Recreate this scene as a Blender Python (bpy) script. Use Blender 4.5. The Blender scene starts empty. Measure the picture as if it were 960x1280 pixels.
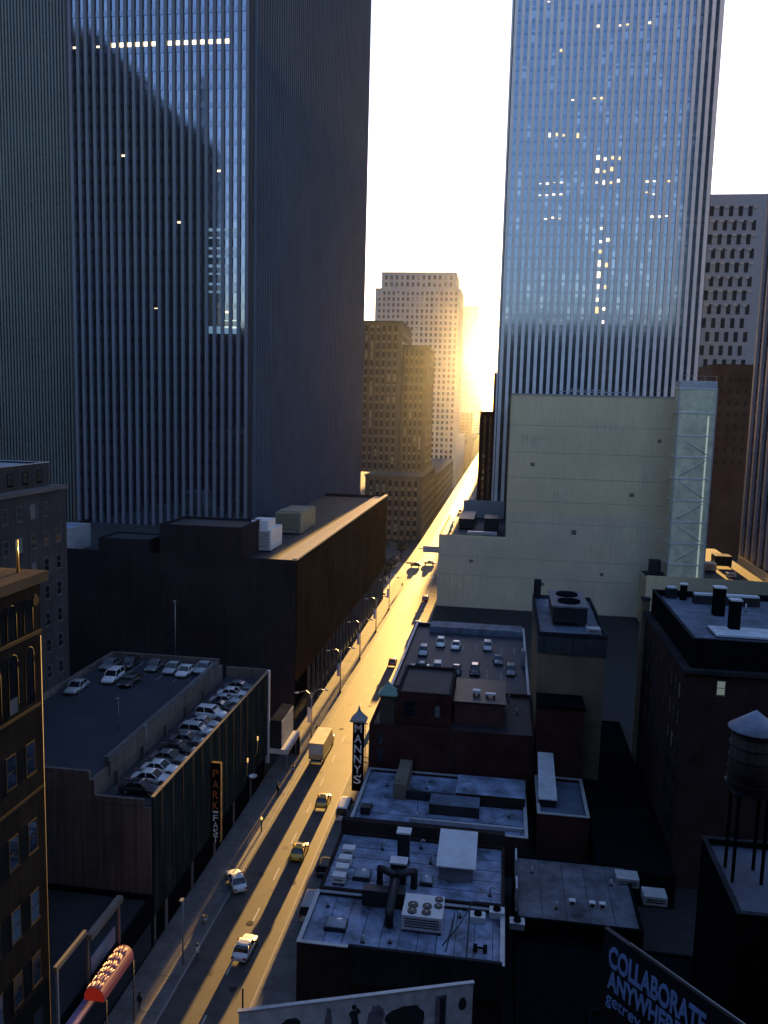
import bpy, bmesh, math, random
from mathutils import Vector, Matrix
random.seed(7)
R = math.radians
scn = bpy.context.scene
COL = scn.collection

# ------------------------------------------------------------------ materials
MATS = {}
def nt_new(name):
    m = bpy.data.materials.new(name); m.use_nodes = True
    nt = m.node_tree; b = nt.nodes['Principled BSDF']
    return m, nt, b
def mat(name, col, rough=0.8, var=0.25, scale=0.6, streak=0.0, bump=0.0, metal=0.0, spec=0.5, fine=0.0, brick=False, tint=None):
    """procedural surface: large stains, fine grain, optional vertical streaks / brick courses"""
    if name in MATS: return MATS[name]
    m, nt, b = nt_new(name); N = nt.nodes.new; L = nt.links.new
    b.inputs['Roughness'].default_value = rough; b.inputs['Metallic'].default_value = metal
    b.inputs['Specular IOR Level'].default_value = spec
    tc = N('ShaderNodeTexCoord'); geo = N('ShaderNodeNewGeometry')
    n1 = N('ShaderNodeTexNoise'); n1.inputs['Scale'].default_value = scale; n1.inputs['Detail'].default_value = 6
    n1.inputs['Roughness'].default_value = 0.65; L(geo.outputs['Position'], n1.inputs['Vector'])
    cr = N('ShaderNodeValToRGB'); cr.color_ramp.elements[0].position = 0.3; cr.color_ramp.elements[1].position = 0.7
    c2 = tint or col
    cr.color_ramp.elements[0].color = tuple(c*(1-var) for c in c2)+(1,)
    cr.color_ramp.elements[1].color = tuple(min(1, c*(1+var)) for c in col)+(1,)
    L(n1.outputs['Fac'], cr.inputs['Fac']); out = cr.outputs['Color']
    if fine:
        n2 = N('ShaderNodeTexNoise'); n2.inputs['Scale'].default_value = 9; n2.inputs['Detail'].default_value = 4
        L(geo.outputs['Position'], n2.inputs['Vector'])
        mr = N('ShaderNodeMapRange'); mr.inputs['From Min'].default_value = .3; mr.inputs['From Max'].default_value = .7
        mr.inputs['To Min'].default_value = 1-fine; mr.inputs['To Max'].default_value = 1+fine
        L(n2.outputs['Fac'], mr.inputs['Value'])
        mx = N('ShaderNodeVectorMath'); mx.operation = 'SCALE'; L(out, mx.inputs[0]); L(mr.outputs[0], mx.inputs['Scale']); out = mx.outputs[0]
    if streak:
        mp = N('ShaderNodeMapping'); mp.inputs['Scale'].default_value = (1.6, 1.6, 0.07); L(geo.outputs['Position'], mp.inputs['Vector'])
        n3 = N('ShaderNodeTexNoise'); n3.inputs['Scale'].default_value = 1.3; n3.inputs['Detail'].default_value = 5
        L(mp.outputs[0], n3.inputs['Vector'])
        mr = N('ShaderNodeMapRange'); mr.inputs['From Min'].default_value = .35; mr.inputs['From Max'].default_value = .65
        mr.inputs['To Min'].default_value = 1-streak; mr.inputs['To Max'].default_value = 1+streak*.6
        L(n3.outputs['Fac'], mr.inputs['Value'])
        mx = N('ShaderNodeVectorMath'); mx.operation = 'SCALE'; L(out, mx.inputs[0]); L(mr.outputs[0], mx.inputs['Scale']); out = mx.outputs[0]
    if brick:
        sp = N('ShaderNodeSeparateXYZ'); L(geo.outputs['Position'], sp.inputs[0])
        ad = N('ShaderNodeMath'); L(sp.outputs[0], ad.inputs[0]); L(sp.outputs[1], ad.inputs[1])
        cb = N('ShaderNodeCombineXYZ'); L(ad.outputs[0], cb.inputs[0]); L(sp.outputs[2], cb.inputs[1])
        br = N('ShaderNodeTexBrick'); br.inputs['Scale'].default_value = 2.2; br.inputs['Mortar Size'].default_value = .03
        br.inputs['Color1'].default_value = (1.12, 1.1, 1.1, 1); br.inputs['Color2'].default_value = (.8, .8, .82, 1); br.inputs['Mortar'].default_value = (1.35, 1.3, 1.3, 1)
        L(cb.outputs[0], br.inputs['Vector'])
        mx = N('ShaderNodeVectorMath'); mx.operation = 'MULTIPLY'; L(out, mx.inputs[0]); L(br.outputs['Color'], mx.inputs[1]); out = mx.outputs[0]
    L(out, b.inputs['Base Color'])
    if bump:
        bp = N('ShaderNodeBump'); bp.inputs['Strength'].default_value = bump; bp.inputs['Distance'].default_value = .05
        n4 = N('ShaderNodeTexNoise'); n4.inputs['Scale'].default_value = 5; n4.inputs['Detail'].default_value = 5
        L(geo.outputs['Position'], n4.inputs['Vector']); L(n4.outputs['Fac'], bp.inputs['Height']); L(bp.outputs[0], b.inputs['Normal'])
    MATS[name] = m; return m
def emis(name, col, s):
    if name in MATS: return MATS[name]
    m, nt, b = nt_new(name)
    b.inputs['Base Color'].default_value = tuple(col)+(1,); b.inputs['Emission Color'].default_value = tuple(col)+(1,)
    b.inputs['Emission Strength'].default_value = s; b.inputs['Roughness'].default_value = .5
    MATS[name] = m; return m
def glass_mat(name, dark, blind, share, floor_h, rough=.04, ior=1.7, metal=0.0):
    """dark reflecting window glass; on some floors the blinds behind it are down"""
    if name in MATS: return MATS[name]
    m, nt, b = nt_new(name); N = nt.nodes.new; L = nt.links.new
    b.inputs['Roughness'].default_value = rough; b.inputs['IOR'].default_value = ior; b.inputs['Metallic'].default_value = metal
    tc = N('ShaderNodeTexCoord'); oi = N('ShaderNodeObjectInfo'); sp = N('ShaderNodeSeparateXYZ'); L(tc.outputs['Object'], sp.inputs[0])
    dv = N('ShaderNodeMath'); dv.operation = 'DIVIDE'; dv.inputs[1].default_value = floor_h; L(sp.outputs[2], dv.inputs[0])
    fl = N('ShaderNodeMath'); fl.operation = 'FLOOR'; L(dv.outputs[0], fl.inputs[0])
    ml = N('ShaderNodeMath'); ml.operation = 'MULTIPLY'; ml.inputs[1].default_value = 91.7; L(oi.outputs['Random'], ml.inputs[0])
    cb = N('ShaderNodeCombineXYZ'); L(fl.outputs[0], cb.inputs[0]); L(ml.outputs[0], cb.inputs[1])
    wn = N('ShaderNodeTexWhiteNoise'); wn.noise_dimensions = '3D'; L(cb.outputs[0], wn.inputs['Vector'])
    gt = N('ShaderNodeMath'); gt.operation = 'LESS_THAN'; gt.inputs[1].default_value = share; L(wn.outputs['Value'], gt.inputs[0])
    mx = N('ShaderNodeMix'); mx.data_type = 'RGBA'; L(gt.outputs[0], mx.inputs['Factor'])
    mx.inputs[6].default_value = tuple(dark)+(1,); mx.inputs[7].default_value = tuple(blind)+(1,)
    L(mx.outputs[2], b.inputs['Base Color'])
    geo = N('ShaderNodeNewGeometry'); n4 = N('ShaderNodeTexNoise'); n4.inputs['Scale'].default_value = .35
    bp = N('ShaderNodeBump'); bp.inputs['Strength'].default_value = .12; bp.inputs['Distance'].default_value = .05
    L(geo.outputs['Position'], n4.inputs['Vector']); L(n4.outputs['Fac'], bp.inputs['Height']); L(bp.outputs[0], b.inputs['Normal'])
    MATS[name] = m; return m
def plain(name, col, rough=.5, metal=0.0, spec=.5, coat=0.0):
    if name in MATS: return MATS[name]
    m = mat(name, col, rough, var=.06, scale=3, metal=metal, spec=spec)
    m.node_tree.nodes['Principled BSDF'].inputs['Coat Weight'].default_value = coat
    return m

asphalt = mat('asphalt', (.05,.047,.045), .6, var=.4, scale=.35, fine=.2, bump=.14)
sidewalk_m = mat('sidewalk_concrete', (.12,.115,.11), .75, var=.35, scale=.4, fine=.15, bump=.2)
kerb_m = mat('kerb_stone', (.24,.23,.22), .6, var=.15)
tar = mat('tar_roof', (.024,.026,.03), .7, var=.5, scale=.25, fine=.2)
silver = mat('silver_roof_coating', (.22,.28,.4), .6, var=.6, scale=.4, fine=.25, tint=(.06,.075,.11), bump=.2)
silver2 = mat('worn_silver_roof', (.09,.12,.17), .65, var=.6, scale=.4, fine=.2, bump=.2)
deckm = mat('deck_asphalt', (.022,.028,.042), .6, var=.35, scale=.2, fine=.2)
darkconc = mat('dark_concrete', (.035,.036,.04), .85, var=.3, scale=.25, streak=.2, spec=0)
garagewall = mat('garage_concrete', (.17,.145,.13), .9, var=.25, scale=.15, streak=.25, fine=.1, spec=0)
garagefac = mat('garage_facade_metal', (.03,.038,.037), .5, var=.25, scale=.4, streak=.5, spec=0)
brownm = mat('brown_stone_panel', (.05,.035,.026), .9, var=.3, scale=.12, fine=.15, spec=0)
browndark = mat('brown_side_wall', (.028,.026,.032), .85, var=.25, scale=.08, streak=.15, spec=0)
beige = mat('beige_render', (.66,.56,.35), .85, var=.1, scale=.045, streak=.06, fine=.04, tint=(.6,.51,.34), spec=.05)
limestone = mat('limestone_pier', (.8,.82,.83), .6, var=.1, scale=.2)
limestone_dark = mat('grey_blue_stone_pier', (.11,.135,.18), .6, var=.12, scale=.1)
tanwall = mat('tan_brick', (.2,.165,.105), .9, var=.25, scale=.3, fine=.15, brick=True, spec=0)
redbrick = mat('red_brick', (.055,.027,.025), .9, var=.35, scale=.25, fine=.2, brick=True, spec=0)
brownbrick = mat('brown_brick', (.04,.029,.028), .9, var=.3, scale=.3, fine=.2, brick=True, spec=0)
greybrick = mat('grey_brick', (.06,.058,.062), .9, var=.25, scale=.2, brick=True, streak=.15, spec=0)
stone = mat('warm_stone', (.11,.11,.115), .85, var=.2, scale=.2, streak=.15, spec=0)
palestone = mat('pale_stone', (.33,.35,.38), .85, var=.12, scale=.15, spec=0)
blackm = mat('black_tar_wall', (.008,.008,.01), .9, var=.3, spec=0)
darkmetal = mat('dark_metal', (.025,.026,.03), .5, var=.2, metal=.3)
lightmetal = mat('galvanised_metal', (.42,.44,.46), .45, var=.2, scale=1.2, metal=.3)
whitemetal = mat('white_sheet_metal', (.66,.66,.66), .5, var=.12, scale=1.0)
olive = mat('olive_sheet_metal', (.2,.2,.15), .6, var=.2, scale=1.)
copper = mat('green_copper', (.14,.27,.22), .6, var=.25, scale=1.5)
lampm = mat('lamp_metal', (.3,.31,.32), .4, var=.1, metal=.5)
glass_blue = glass_mat('tower_glass_blue', (.21,.25,.32), (.26,.3,.36), .08, 3.8, rough=.06, metal=.9)
glass_far = glass_mat('far_window_glass', (.03,.035,.045), (.25,.25,.24), .12, 3.6, rough=.1)
glass_rt = glass_mat('tower_glass_pale', (.17,.22,.29), (.27,.32,.39), .12, 3.8, rough=.12, metal=.8)
winglass = glass_mat('window_glass', (.012,.014,.02), (.16,.17,.18), .12, 3.4, rough=.08)
cabglass = plain('car_glass', (.012,.014,.018), .05, spec=.8)
tyre_m = plain('tyre_rubber', (.02,.02,.02), .9)
rim_m = plain('wheel_rim', (.35,.35,.36), .35, metal=.7)
lens_m = plain('lamp_lens', (.75,.75,.72), .1)
tail_m = plain('tail_lens', (.35,.02,.02), .2)
elevglass = mat('frosted_glass', (.68,.66,.46), .7, var=.25, scale=.4, spec=.1)
warm_lit = emis('office_light_and_glint', (1, .72, .42), .42)
lit2 = emis('office_light_and_glint_dim',(1,.7,.36),.16); lit3 = emis('office_light_and_glint_pale',(.95,.85,.7),.26)
cool_lit = emis('lit_office_ceiling_cool', (.8, .95, .8), .12)
blue_lit = emis('lit_blinds', (.5, .68, .75), .018)

# ------------------------------------------------------------------ mesh builder
class MB:
    def __init__(s): s.v=[]; s.f=[]; s.m=[]; s.sm=[]
    def quad(s, pts, mi=0, smooth=False):
        i=len(s.v); s.v += [tuple(p) for p in pts]; s.f.append(tuple(range(i,i+len(pts)))); s.m.append(mi); s.sm.append(smooth)
    def box(s, x0,x1,y0,y1,z0,z1, mi=0, top=None, bottom=True):
        if x0>x1: x0,x1=x1,x0
        if y0>y1: y0,y1=y1,y0
        i=len(s.v)
        s.v += [(x0,y0,z0),(x1,y0,z0),(x1,y1,z0),(x0,y1,z0),(x0,y0,z1),(x1,y0,z1),(x1,y1,z1),(x0,y1,z1)]
        fs=[(0,1,5,4),(1,2,6,5),(2,3,7,6),(3,0,4,7),(4,5,6,7)]+([(3,2,1,0)] if bottom else [])
        for k,f in enumerate(fs):
            s.f.append(tuple(i+a for a in f)); s.m.append(top if (k==4 and top is not None) else mi); s.sm.append(False)
        return s
    def prism(s, poly, z0, z1, mi=0, top=None):
        n=len(poly); i=len(s.v)
        s.v += [(p[0],p[1],z0) for p in poly]+[(p[0],p[1],z1) for p in poly]
        for k in range(n):
            a,b=k,(k+1)%n; s.f.append((i+a,i+b,i+n+b,i+n+a)); s.m.append(mi); s.sm.append(False)
        s.f.append(tuple(i+n+k for k in range(n))); s.m.append(mi if top is None else top); s.sm.append(False)
        s.f.append(tuple(i+k for k in reversed(range(n)))); s.m.append(mi); s.sm.append(False)
        return s
    def tube(s, path, rad, n=8, mi=0, cap=True):
        """swept tube through points; rad may be a list"""
        P=[Vector(p) for p in path]; rr = rad if isinstance(rad,(list,tuple)) else [rad]*len(P)
        base=len(s.v); prev=None
        for k,p in enumerate(P):
            t=(P[min(k+1,len(P)-1)]-P[max(k-1,0)]).normalized()
            up=Vector((0,0,1)) if abs(t.z)<.95 else Vector((1,0,0))
            a=t.cross(up).normalized(); b=a.cross(t).normalized()
            if prev is not None and a.dot(prev)<0: a=-a; b=-b
            prev=a
            for j in range(n):
                th=2*math.pi*j/n; s.v.append(tuple(p+a*math.cos(th)*rr[k]+b*math.sin(th)*rr[k]))
        for k in range(len(P)-1):
            for j in range(n):
                j2=(j+1)%n; s.f.append((base+k*n+j, base+k*n+j2, base+(k+1)*n+j2, base+(k+1)*n+j)); s.m.append(mi); s.sm.append(True)
        if cap:
            s.f.append(tuple(base+j for j in range(n))); s.m.append(mi); s.sm.append(False)
            e=base+(len(P)-1)*n; s.f.append(tuple(e+j for j in range(n))); s.m.append(mi); s.sm.append(False)
        return s
    def loft(s, rings, mi=0, smooth=True, caps=True):
        base=len(s.v); n=len(rings[0])
        for r in rings: s.v += [tuple(p) for p in r]
        for k in range(len(rings)-1):
            for j in range(n):
                j2=(j+1)%n; s.f.append((base+k*n+j, base+k*n+j2, base+(k+1)*n+j2, base+(k+1)*n+j)); s.m.append(mi); s.sm.append(smooth)
        if caps:
            s.f.append(tuple(base+j for j in range(n))); s.m.append(mi); s.sm.append(False)
            e=base+(len(rings)-1)*n; s.f.append(tuple(e+j for j in range(n))); s.m.append(mi); s.sm.append(False)
        return s
    def mesh(s, name, mats, off=(0,0,0)):
        me=bpy.data.meshes.new(name)
        o=Vector(off)
        me.from_pydata([tuple(Vector(v)-o) for v in s.v],[],s.f)
        for m in (mats if isinstance(mats,(list,tuple)) else [mats]): me.materials.append(m)
        me.polygons.foreach_set('material_index', s.m); me.polygons.foreach_set('use_smooth', s.sm)
        bm=bmesh.new(); bm.from_mesh(me); bmesh.ops.recalc_face_normals(bm, faces=bm.faces) if s_closed(s) else None
        bm.to_mesh(me); bm.free(); me.update()
        return me
    def build(s, name, mats, parent=None, loc=None):
        """world-coordinate geometry; child meshes are stored relative to their thing's base"""
        org = origin_of(parent) if parent is not None else Vector(loc or (0,0,0))
        me=s.mesh(name, mats, org); o=bpy.data.objects.new(name, me); COL.objects.link(o)
        if parent is not None: o.parent=parent
        else: o.location=org
        return o
def s_closed(s): return not getattr(s,'open',False)
ORG={}
def origin_of(o):
    p=o
    while p.parent is not None: p=p.parent
    return Vector(ORG.get(p.name,p.location))
def tag(o,label=None,cat=None,group=None,kind=None):
    if label: o['label']=label
    if cat: o['category']=cat
    if group: o['group']=group
    if kind: o['kind']=kind
    return o
def thing(name, loc, label, cat, group=None):
    o=bpy.data.objects.new(name,None); COL.objects.link(o); o.location=loc; o.empty_display_size=.5
    return tag(o,label,cat,group)
def struct(name, mb, m):
    o=mb.build(name,m); o['kind']='structure'; return o
def place(mesh,name,parent,loc,rz=0):
    """child holding a shared mesh at a world position"""
    o=bpy.data.objects.new(name,mesh); COL.objects.link(o); o.parent=parent
    o.location=Vector(loc)-origin_of(parent); o.rotation_euler=(0,0,rz); return o
def copy_tree(o,parent=None):
    c=o.copy(); COL.objects.link(c); c.parent=parent
    for ch in o.children: copy_tree(ch,c)
    return c
def bx(name,x0,x1,y0,y1,z0,z1,m,parent,top=None):
    mb=MB(); mb.box(x0,x1,y0,y1,z0,z1,0,1 if top else None)
    return mb.build(name,[m,top] if top else m,parent)

# ------------------------------------------------------------------ facades
def bay_mesh(w, floors, fh, sill, gl, sp, spd=.12, first=0):
    """one vertical bay of windows: glass panes and spandrels, facing -Y, origin at bottom left"""
    mb=MB(); mb.open=True
    for k in range(floors):
        z=k*fh
        mb.quad([(0,-spd,z),(w,-spd,z),(w,-spd,z+sill),(0,-spd,z+sill)],1)
        mb.quad([(0,-spd,z+sill),(w,-spd,z+sill),(w,0,z+sill),(0,0,z+sill)],1)
        mb.quad([(0,0,z+sill),(w,0,z+sill),(w,0,z+fh),(0,0,z+fh)],0)
    me=mb.mesh('window_bay',[gl,sp]); return me
def pier_mesh(w,d,h,m):
    mb=MB(); mb.box(0,w,-d,0,0,h); return mb.mesh('pier',m)
FACE={'S':(0,(1,0)),'E':(R(90),(0,1)),'W':(R(-90),(0,-1))}
def pier_face(root, face, p0, length, z0, z1, n, pw, pd, fh, sill, gl, sp, pm, edge=0.0, spd=.12):
    """n window bays between n+1 piers on a wall that starts at p0"""
    rz,(ux,uy)=FACE[face]
    nx,ny={'S':(0,-1),'E':(1,0),'W':(-1,0)}[face]
    L=length-2*edge; pitch=(L-pw)/n; fl=max(1,int((z1-z0)/fh)); fh=(z1-z0)/fl
    bm_=bay_mesh(pitch-pw,fl,fh,sill,gl,sp,spd); pm_=pier_mesh(pw,pd,z1-z0,pm)
    for i in range(n+1):
        u=edge+i*pitch
        place(pm_,'pier',root,(p0[0]+ux*u+nx*.01,p0[1]+uy*u+ny*.01,z0),rz)
        if i<n: place(bm_,'window_bay',root,(p0[0]+ux*(u+pw)+nx*.03,p0[1]+uy*(u+pw)+ny*.03,z0),rz)
    return pitch
def lit(root, face, pt, w, h, m, ang=0):
    mb=MB(); mb.open=True; mb.quad([(-w/2,0,-h/2),(w/2,0,-h/2),(w/2,0,h/2),(-w/2,0,h/2)])
    me=mb.mesh('lit_or_glint_window',m); place(me,'lit_or_glint_window',root,pt,FACE[face][0])
def roofed(root, x0,x1,y0,y1,z0,z1, wallm, roofm, par=1.0, t=.35, cap=None):
    """walls + recessed roof + parapet, as three parts"""
    mb=MB(); mb.box(x0,x1,y0,y1,z0,z1-par,0); w=mb.build('wall',wallm,root)
    mb=MB(); mb.box(x0+t,x1-t,y0+t,y1-t,z1-par,z1-par+.06); mb.build('roof',roofm,root)
    mb=MB()
    mb.box(x0,x1,y0,y0+t,z1-par,z1); mb.box(x0,x1,y1-t,y1,z1-par,z1)
    mb.box(x0,x0+t,y0+t,y1-t,z1-par,z1); mb.box(x1-t,x1,y0+t,y1-t,z1-par,z1)
    p=mb.build('parapet',wallm,root)
    if cap:
        mb=MB(); o=.06
        mb.box(x0-o,x1+o,y0-o,y0+t+o,z1+.002,z1+.1); mb.box(x0-o,x1+o,y1-t-o,y1+o,z1+.002,z1+.1)
        mb.box(x0-o,x0+t+o,y0+t+o,y1-t-o,z1+.002,z1+.1); mb.box(x1-t-o,x1+o,y0+t+o,y1-t-o,z1+.002,z1+.1)
        mb.build('coping',cap,root)
def window_meshes(w,h,frame,gl,arch=False):
    f=MB()
    f.box(-w/2,-w/2+.09,-.045,.02,0,h); f.box(w/2-.09,w/2,-.045,.02,0,h)
    f.box(-w/2+.09,w/2-.09,-.045,.02,h-.09,h); f.box(-w/2+.09,w/2-.09,-.045,.02,0,.09); f.box(-w/2+.09,w/2-.09,-.04,.015,h/2-.04,h/2+.04)
    g=MB(); g.open=True; g.quad([(-w/2+.05,-.03,.04),(w/2-.05,-.03,.04),(w/2-.05,-.03,h-.04),(-w/2+.05,-.03,h-.04)])
    s=MB(); s.box(-w/2-.08,w/2+.08,-.1,.0,-.12,-.003)
    return f.mesh('window',frame), g.mesh('pane',gl), s.mesh('sill',frame)
def windows(root, face, pts, w, h, frame, gl):
    f,g,s=window_meshes(w,h,frame,gl)
    for p in pts:
        o=place(f,'window',root,p,FACE[face][0])
        for me,nm in ((g,'pane'),(s,'sill')):
            c=bpy.data.objects.new(nm,me); COL.objects.link(c); c.parent=o

# ------------------------------------------------------------------ lettering
def text(body, h, m, parent, loc, rot, depth=.05, width=None, name='lettering', bold=0.0):
    cu=bpy.data.curves.new('t','FONT'); cu.body=body; cu.size=1; cu.extrude=depth/2; cu.offset=bold; cu.align_x='LEFT'
    ob=bpy.data.objects.new('t',cu); COL.objects.link(ob); bpy.context.view_layer.update()
    me=bpy.data.meshes.new_from_object(ob); bpy.data.objects.remove(ob); bpy.data.curves.remove(cu)
    xs=[v.co.x for v in me.vertices]; ys=[v.co.y for v in me.vertices]
    sx=(width/(max(xs)-min(xs))) if width else h/(max(ys)-min(ys)); sy=h/(max(ys)-min(ys))
    for v in me.vertices:
        v.co=Vector(((v.co.x-min(xs))*sx,(v.co.y-min(ys))*sy,v.co.z))
    me.materials.clear(); me.materials.append(m); me.name=name
    o=bpy.data.objects.new(name,me); COL.objects.link(o); o.parent=parent
    o.location=Vector(loc)-origin_of(parent); o.rotation_euler=rot
    return o

# ================================================================== CAMERA
cam=bpy.data.cameras.new('camera'); co=bpy.data.objects.new('camera',cam); COL.objects.link(co)
Rv=Vector((0.98922279,0.04329177,-0.13987172)); Vv=Vector((0.14412433,-0.11947149,0.9823211)); Dv=Vector((-0.02581573,0.99189333,0.12442331))
def wdir(i,s): return Vector((Rv[i],Vv[i],-Dv[i]))*s
mx=Matrix((wdir(0,1),wdir(1,-1),wdir(2,-1))).transposed().to_4x4()
mx.translation=(0,0,60); co.matrix_world=mx
cam.sensor_fit='VERTICAL'; cam.sensor_height=24; cam.lens=1036/1280*24; cam.clip_start=.5; cam.clip_end=9000
scn.camera=co

# ================================================================== LIGHT, SKY, AIR
SUN_EL,SUN_AZ=3.1,.8
SKY_S,SKY_SAT,SKY_TINT,HAZE_D,HAZE_G,EXPO=.088,1.0,(.86,.92,1.36),.000010,.965,2.9
w=bpy.data.worlds.new('World'); scn.world=w; w.use_nodes=True
nt=w.node_tree; bg=nt.nodes['Background']; sky=nt.nodes.new('ShaderNodeTexSky'); sky.sky_type='NISHITA'; sky.sun_disc=False
sky.sun_elevation=R(SUN_EL); sky.sun_rotation=R(SUN_AZ); sky.air_density=1.0; sky.dust_density=.8; sky.ozone_density=1.3
hs=nt.nodes.new('ShaderNodeHueSaturation'); hs.inputs['Saturation'].default_value=SKY_SAT
tn=nt.nodes.new('ShaderNodeVectorMath'); tn.operation='MULTIPLY'; tn.inputs[1].default_value=SKY_TINT
nt.links.new(sky.outputs[0],hs.inputs['Color']); nt.links.new(hs.outputs[0],tn.inputs[0]); nt.links.new(tn.outputs[0],bg.inputs[0]); bg.inputs[1].default_value=SKY_S
sl=bpy.data.lights.new('sun','SUN'); sl.energy=5.0; sl.angle=R(.53); sl.color=(1,.56,.15)
so=bpy.data.objects.new('sun',sl); COL.objects.link(so)
sd=Vector((math.sin(R(SUN_AZ))*math.cos(R(SUN_EL)),math.cos(R(SUN_AZ))*math.cos(R(SUN_EL)),math.sin(R(SUN_EL))))
so.rotation_euler=sd.to_track_quat('Z','Y').to_euler(); so.location=(0,300,260)
HAZE=True
if HAZE:
    mb=MB(); mb.box(-420,420,-160,2650,-1.0,262)
    m,ntm,b=nt_new('hazy_morning_air'); ntm.nodes.remove(b)
    pv=ntm.nodes.new('ShaderNodeVolumePrincipled'); pv.inputs['Color'].default_value=(.86,.92,1,1); pv.inputs['Density'].default_value=HAZE_D
    pv.inputs['Anisotropy'].default_value=HAZE_G
    ntm.links.new(pv.outputs[0],ntm.nodes['Material Output'].inputs['Volume'])
    hz=mb.build('haze',m); hz['kind']='stuff'

# ================================================================== GROUND
XL,XR=-31.0,-22.8      # kerbs
BL,BR=-36.0,-18.5      # building lines
g=MB(); g.box(-410,410,-150,2640,-.6,0); struct('ground',g,mat('city_ground',(.02,.021,.023),.9,var=.3))
g=MB(); g.box(XL,XR,-60,2600,-.002,.012); struct('road',g,asphalt)
g=MB(); g.box(-400,400,296,318,-.002,.008); struct('avenue',g,mat('avenue_asphalt',(.06,.058,.056),.55,var=.3,fine=.15))
for nm,a,b_ in (('sidewalk',BL,XL-.18),('sidewalk',XR+.18,BR)):
    g=MB()
    for y0,y1 in ((-60,295),(319,2600)):
        g.box(a,b_,y0,y1,0,.15)
    struct(nm,g,sidewalk_m)
for a,b_ in ((XL-.18,XL),(XR,XR+.18)):
    g=MB()
    for y0,y1 in ((-60,295),(319,2600)): g.box(a,b_,y0,y1,0,.155)
    struct('kerb',g,kerb_m)
g=MB(); g.box(-80,BL-.02,262,295,0,.16); struct('plaza',g,mat('plaza_stone',(.24,.24,.25),.6,var=.2,scale=.3))
g=MB(); wl=mat('road_paint',(.55,.55,.5),.6,var=.3,scale=2)
for k in range(60):
    y=60+k*9.0
    if 290<y<322: continue
    g.box(-26.75,-26.6,y,y+3,.013,.0165)
for k in range(8): g.box(XL+.4+k*1.0,XL+.9+k*1.0,291,294,.013,.0165)
struct('lane_marking',g,wl)
g=MB()
for (x,y,a,b_) in ((-25.5,141,1.6,.5),(-27.6,128,.8,.8),(-24.4,150,2.2,.3),(-28.8,160,.7,.7),(-24,118,1.2,.9),(-27.2,104,.7,.7),(-25.4,94,2.6,.12),(-28.5,78,.8,.8),(-25,176,4,.15),(-26.5,201,6,.15),(-29,88,1.2,2.6),(-24.4,84,.9,1.8)):
    g.box(x-a/2,x+a/2,y-b_/2,y+b_/2,.010,.016)
struct('road_patch',g,mat('tar_patch',(.03,.03,.03),.45,var=.3))

# ================================================================== TOWERS
# left slab tower
t=thing('office_tower',(-77,225,0),'dark blue pinstriped slab tower with a row of lit windows near its top','skyscraper')
T1=t
bx('wall',-98.6,-56,180,322,0,242,mat('tower_core',(.025,.028,.033),.6,var=.1),t)
p=pier_face(t,'S',(-98.6,180),42.6,31.0,241.9,22,.70,.55,3.8,1.15,glass_blue,mat('blue_spandrel',(.17,.2,.26),.08,var=.1,metal=.92),limestone_dark,edge=.9)
pier_face(t,'E',(-56,180),142,8,241.9,70,.75,.6,3.8,1.15,plain('shaded_side_glass',(.012,.016,.026),.35,spec=.25),plain('shaded_side_spandrel',(.02,.028,.042),.6,spec=.1),mat('shaded_side_pier',(.085,.115,.165),.7,var=.12,scale=.1,spec=0),edge=.5)  # side glass and piers coloured darker for the shade on this face
def baycx(x): return -98.6+.9+.70+(round((x-(-98.6+.9+.70)-(p-.70)/2)/p))*p+(p-.70)/2
for x in [-86.9+i*1.915 for i in range(14)]:
    lit(t,'S',(baycx(x),179.92,136.4),.95,.9,warm_lit)
for x,z in ((-96,136.2),(-90.2,136.2),(-86.3,113.5),(-90.2,104.7),(-73.5,99.3),(-77.3,80.9),(-62.5,80.1),(-63.5,110)):
    lit(t,'S',(baycx(x),179.92,z),.7,.4,warm_lit)
for i,x in enumerate((-66,-64,-62,-60)):
    for z in (96.9,92.9,89.2,85.3,76.5):
        if random.random()<.8: lit(t,'S',(baycx(x),179.91,z),1.0,2.2,blue_lit)
lit(t,'S',(baycx(-62.3),179.9,77.5),1.0,1.6,cool_lit); lit(t,'S',(baycx(-60.4),179.9,77.5),1.0,1.8,cool_lit)
# far-left tower: long oblique side
t=thing('office_tower',(-130,150,0),'finely ribbed tower filling the upper left frame edge','skyscraper')
bx('wall',-270,-98.9,183,240,0,235,MATS['tower_core'],t)  # wall stretched on out of view to shade the mirrored tower
pier_face(t,'S',(-135.3,183),36.3,31,234.9,46,.4,.5,3.8,1.0,glass_blue,MATS['blue_spandrel'],mat('olive_stone_pier',(.11,.14,.14),.5,var=.15,scale=.05),edge=.2)
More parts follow.
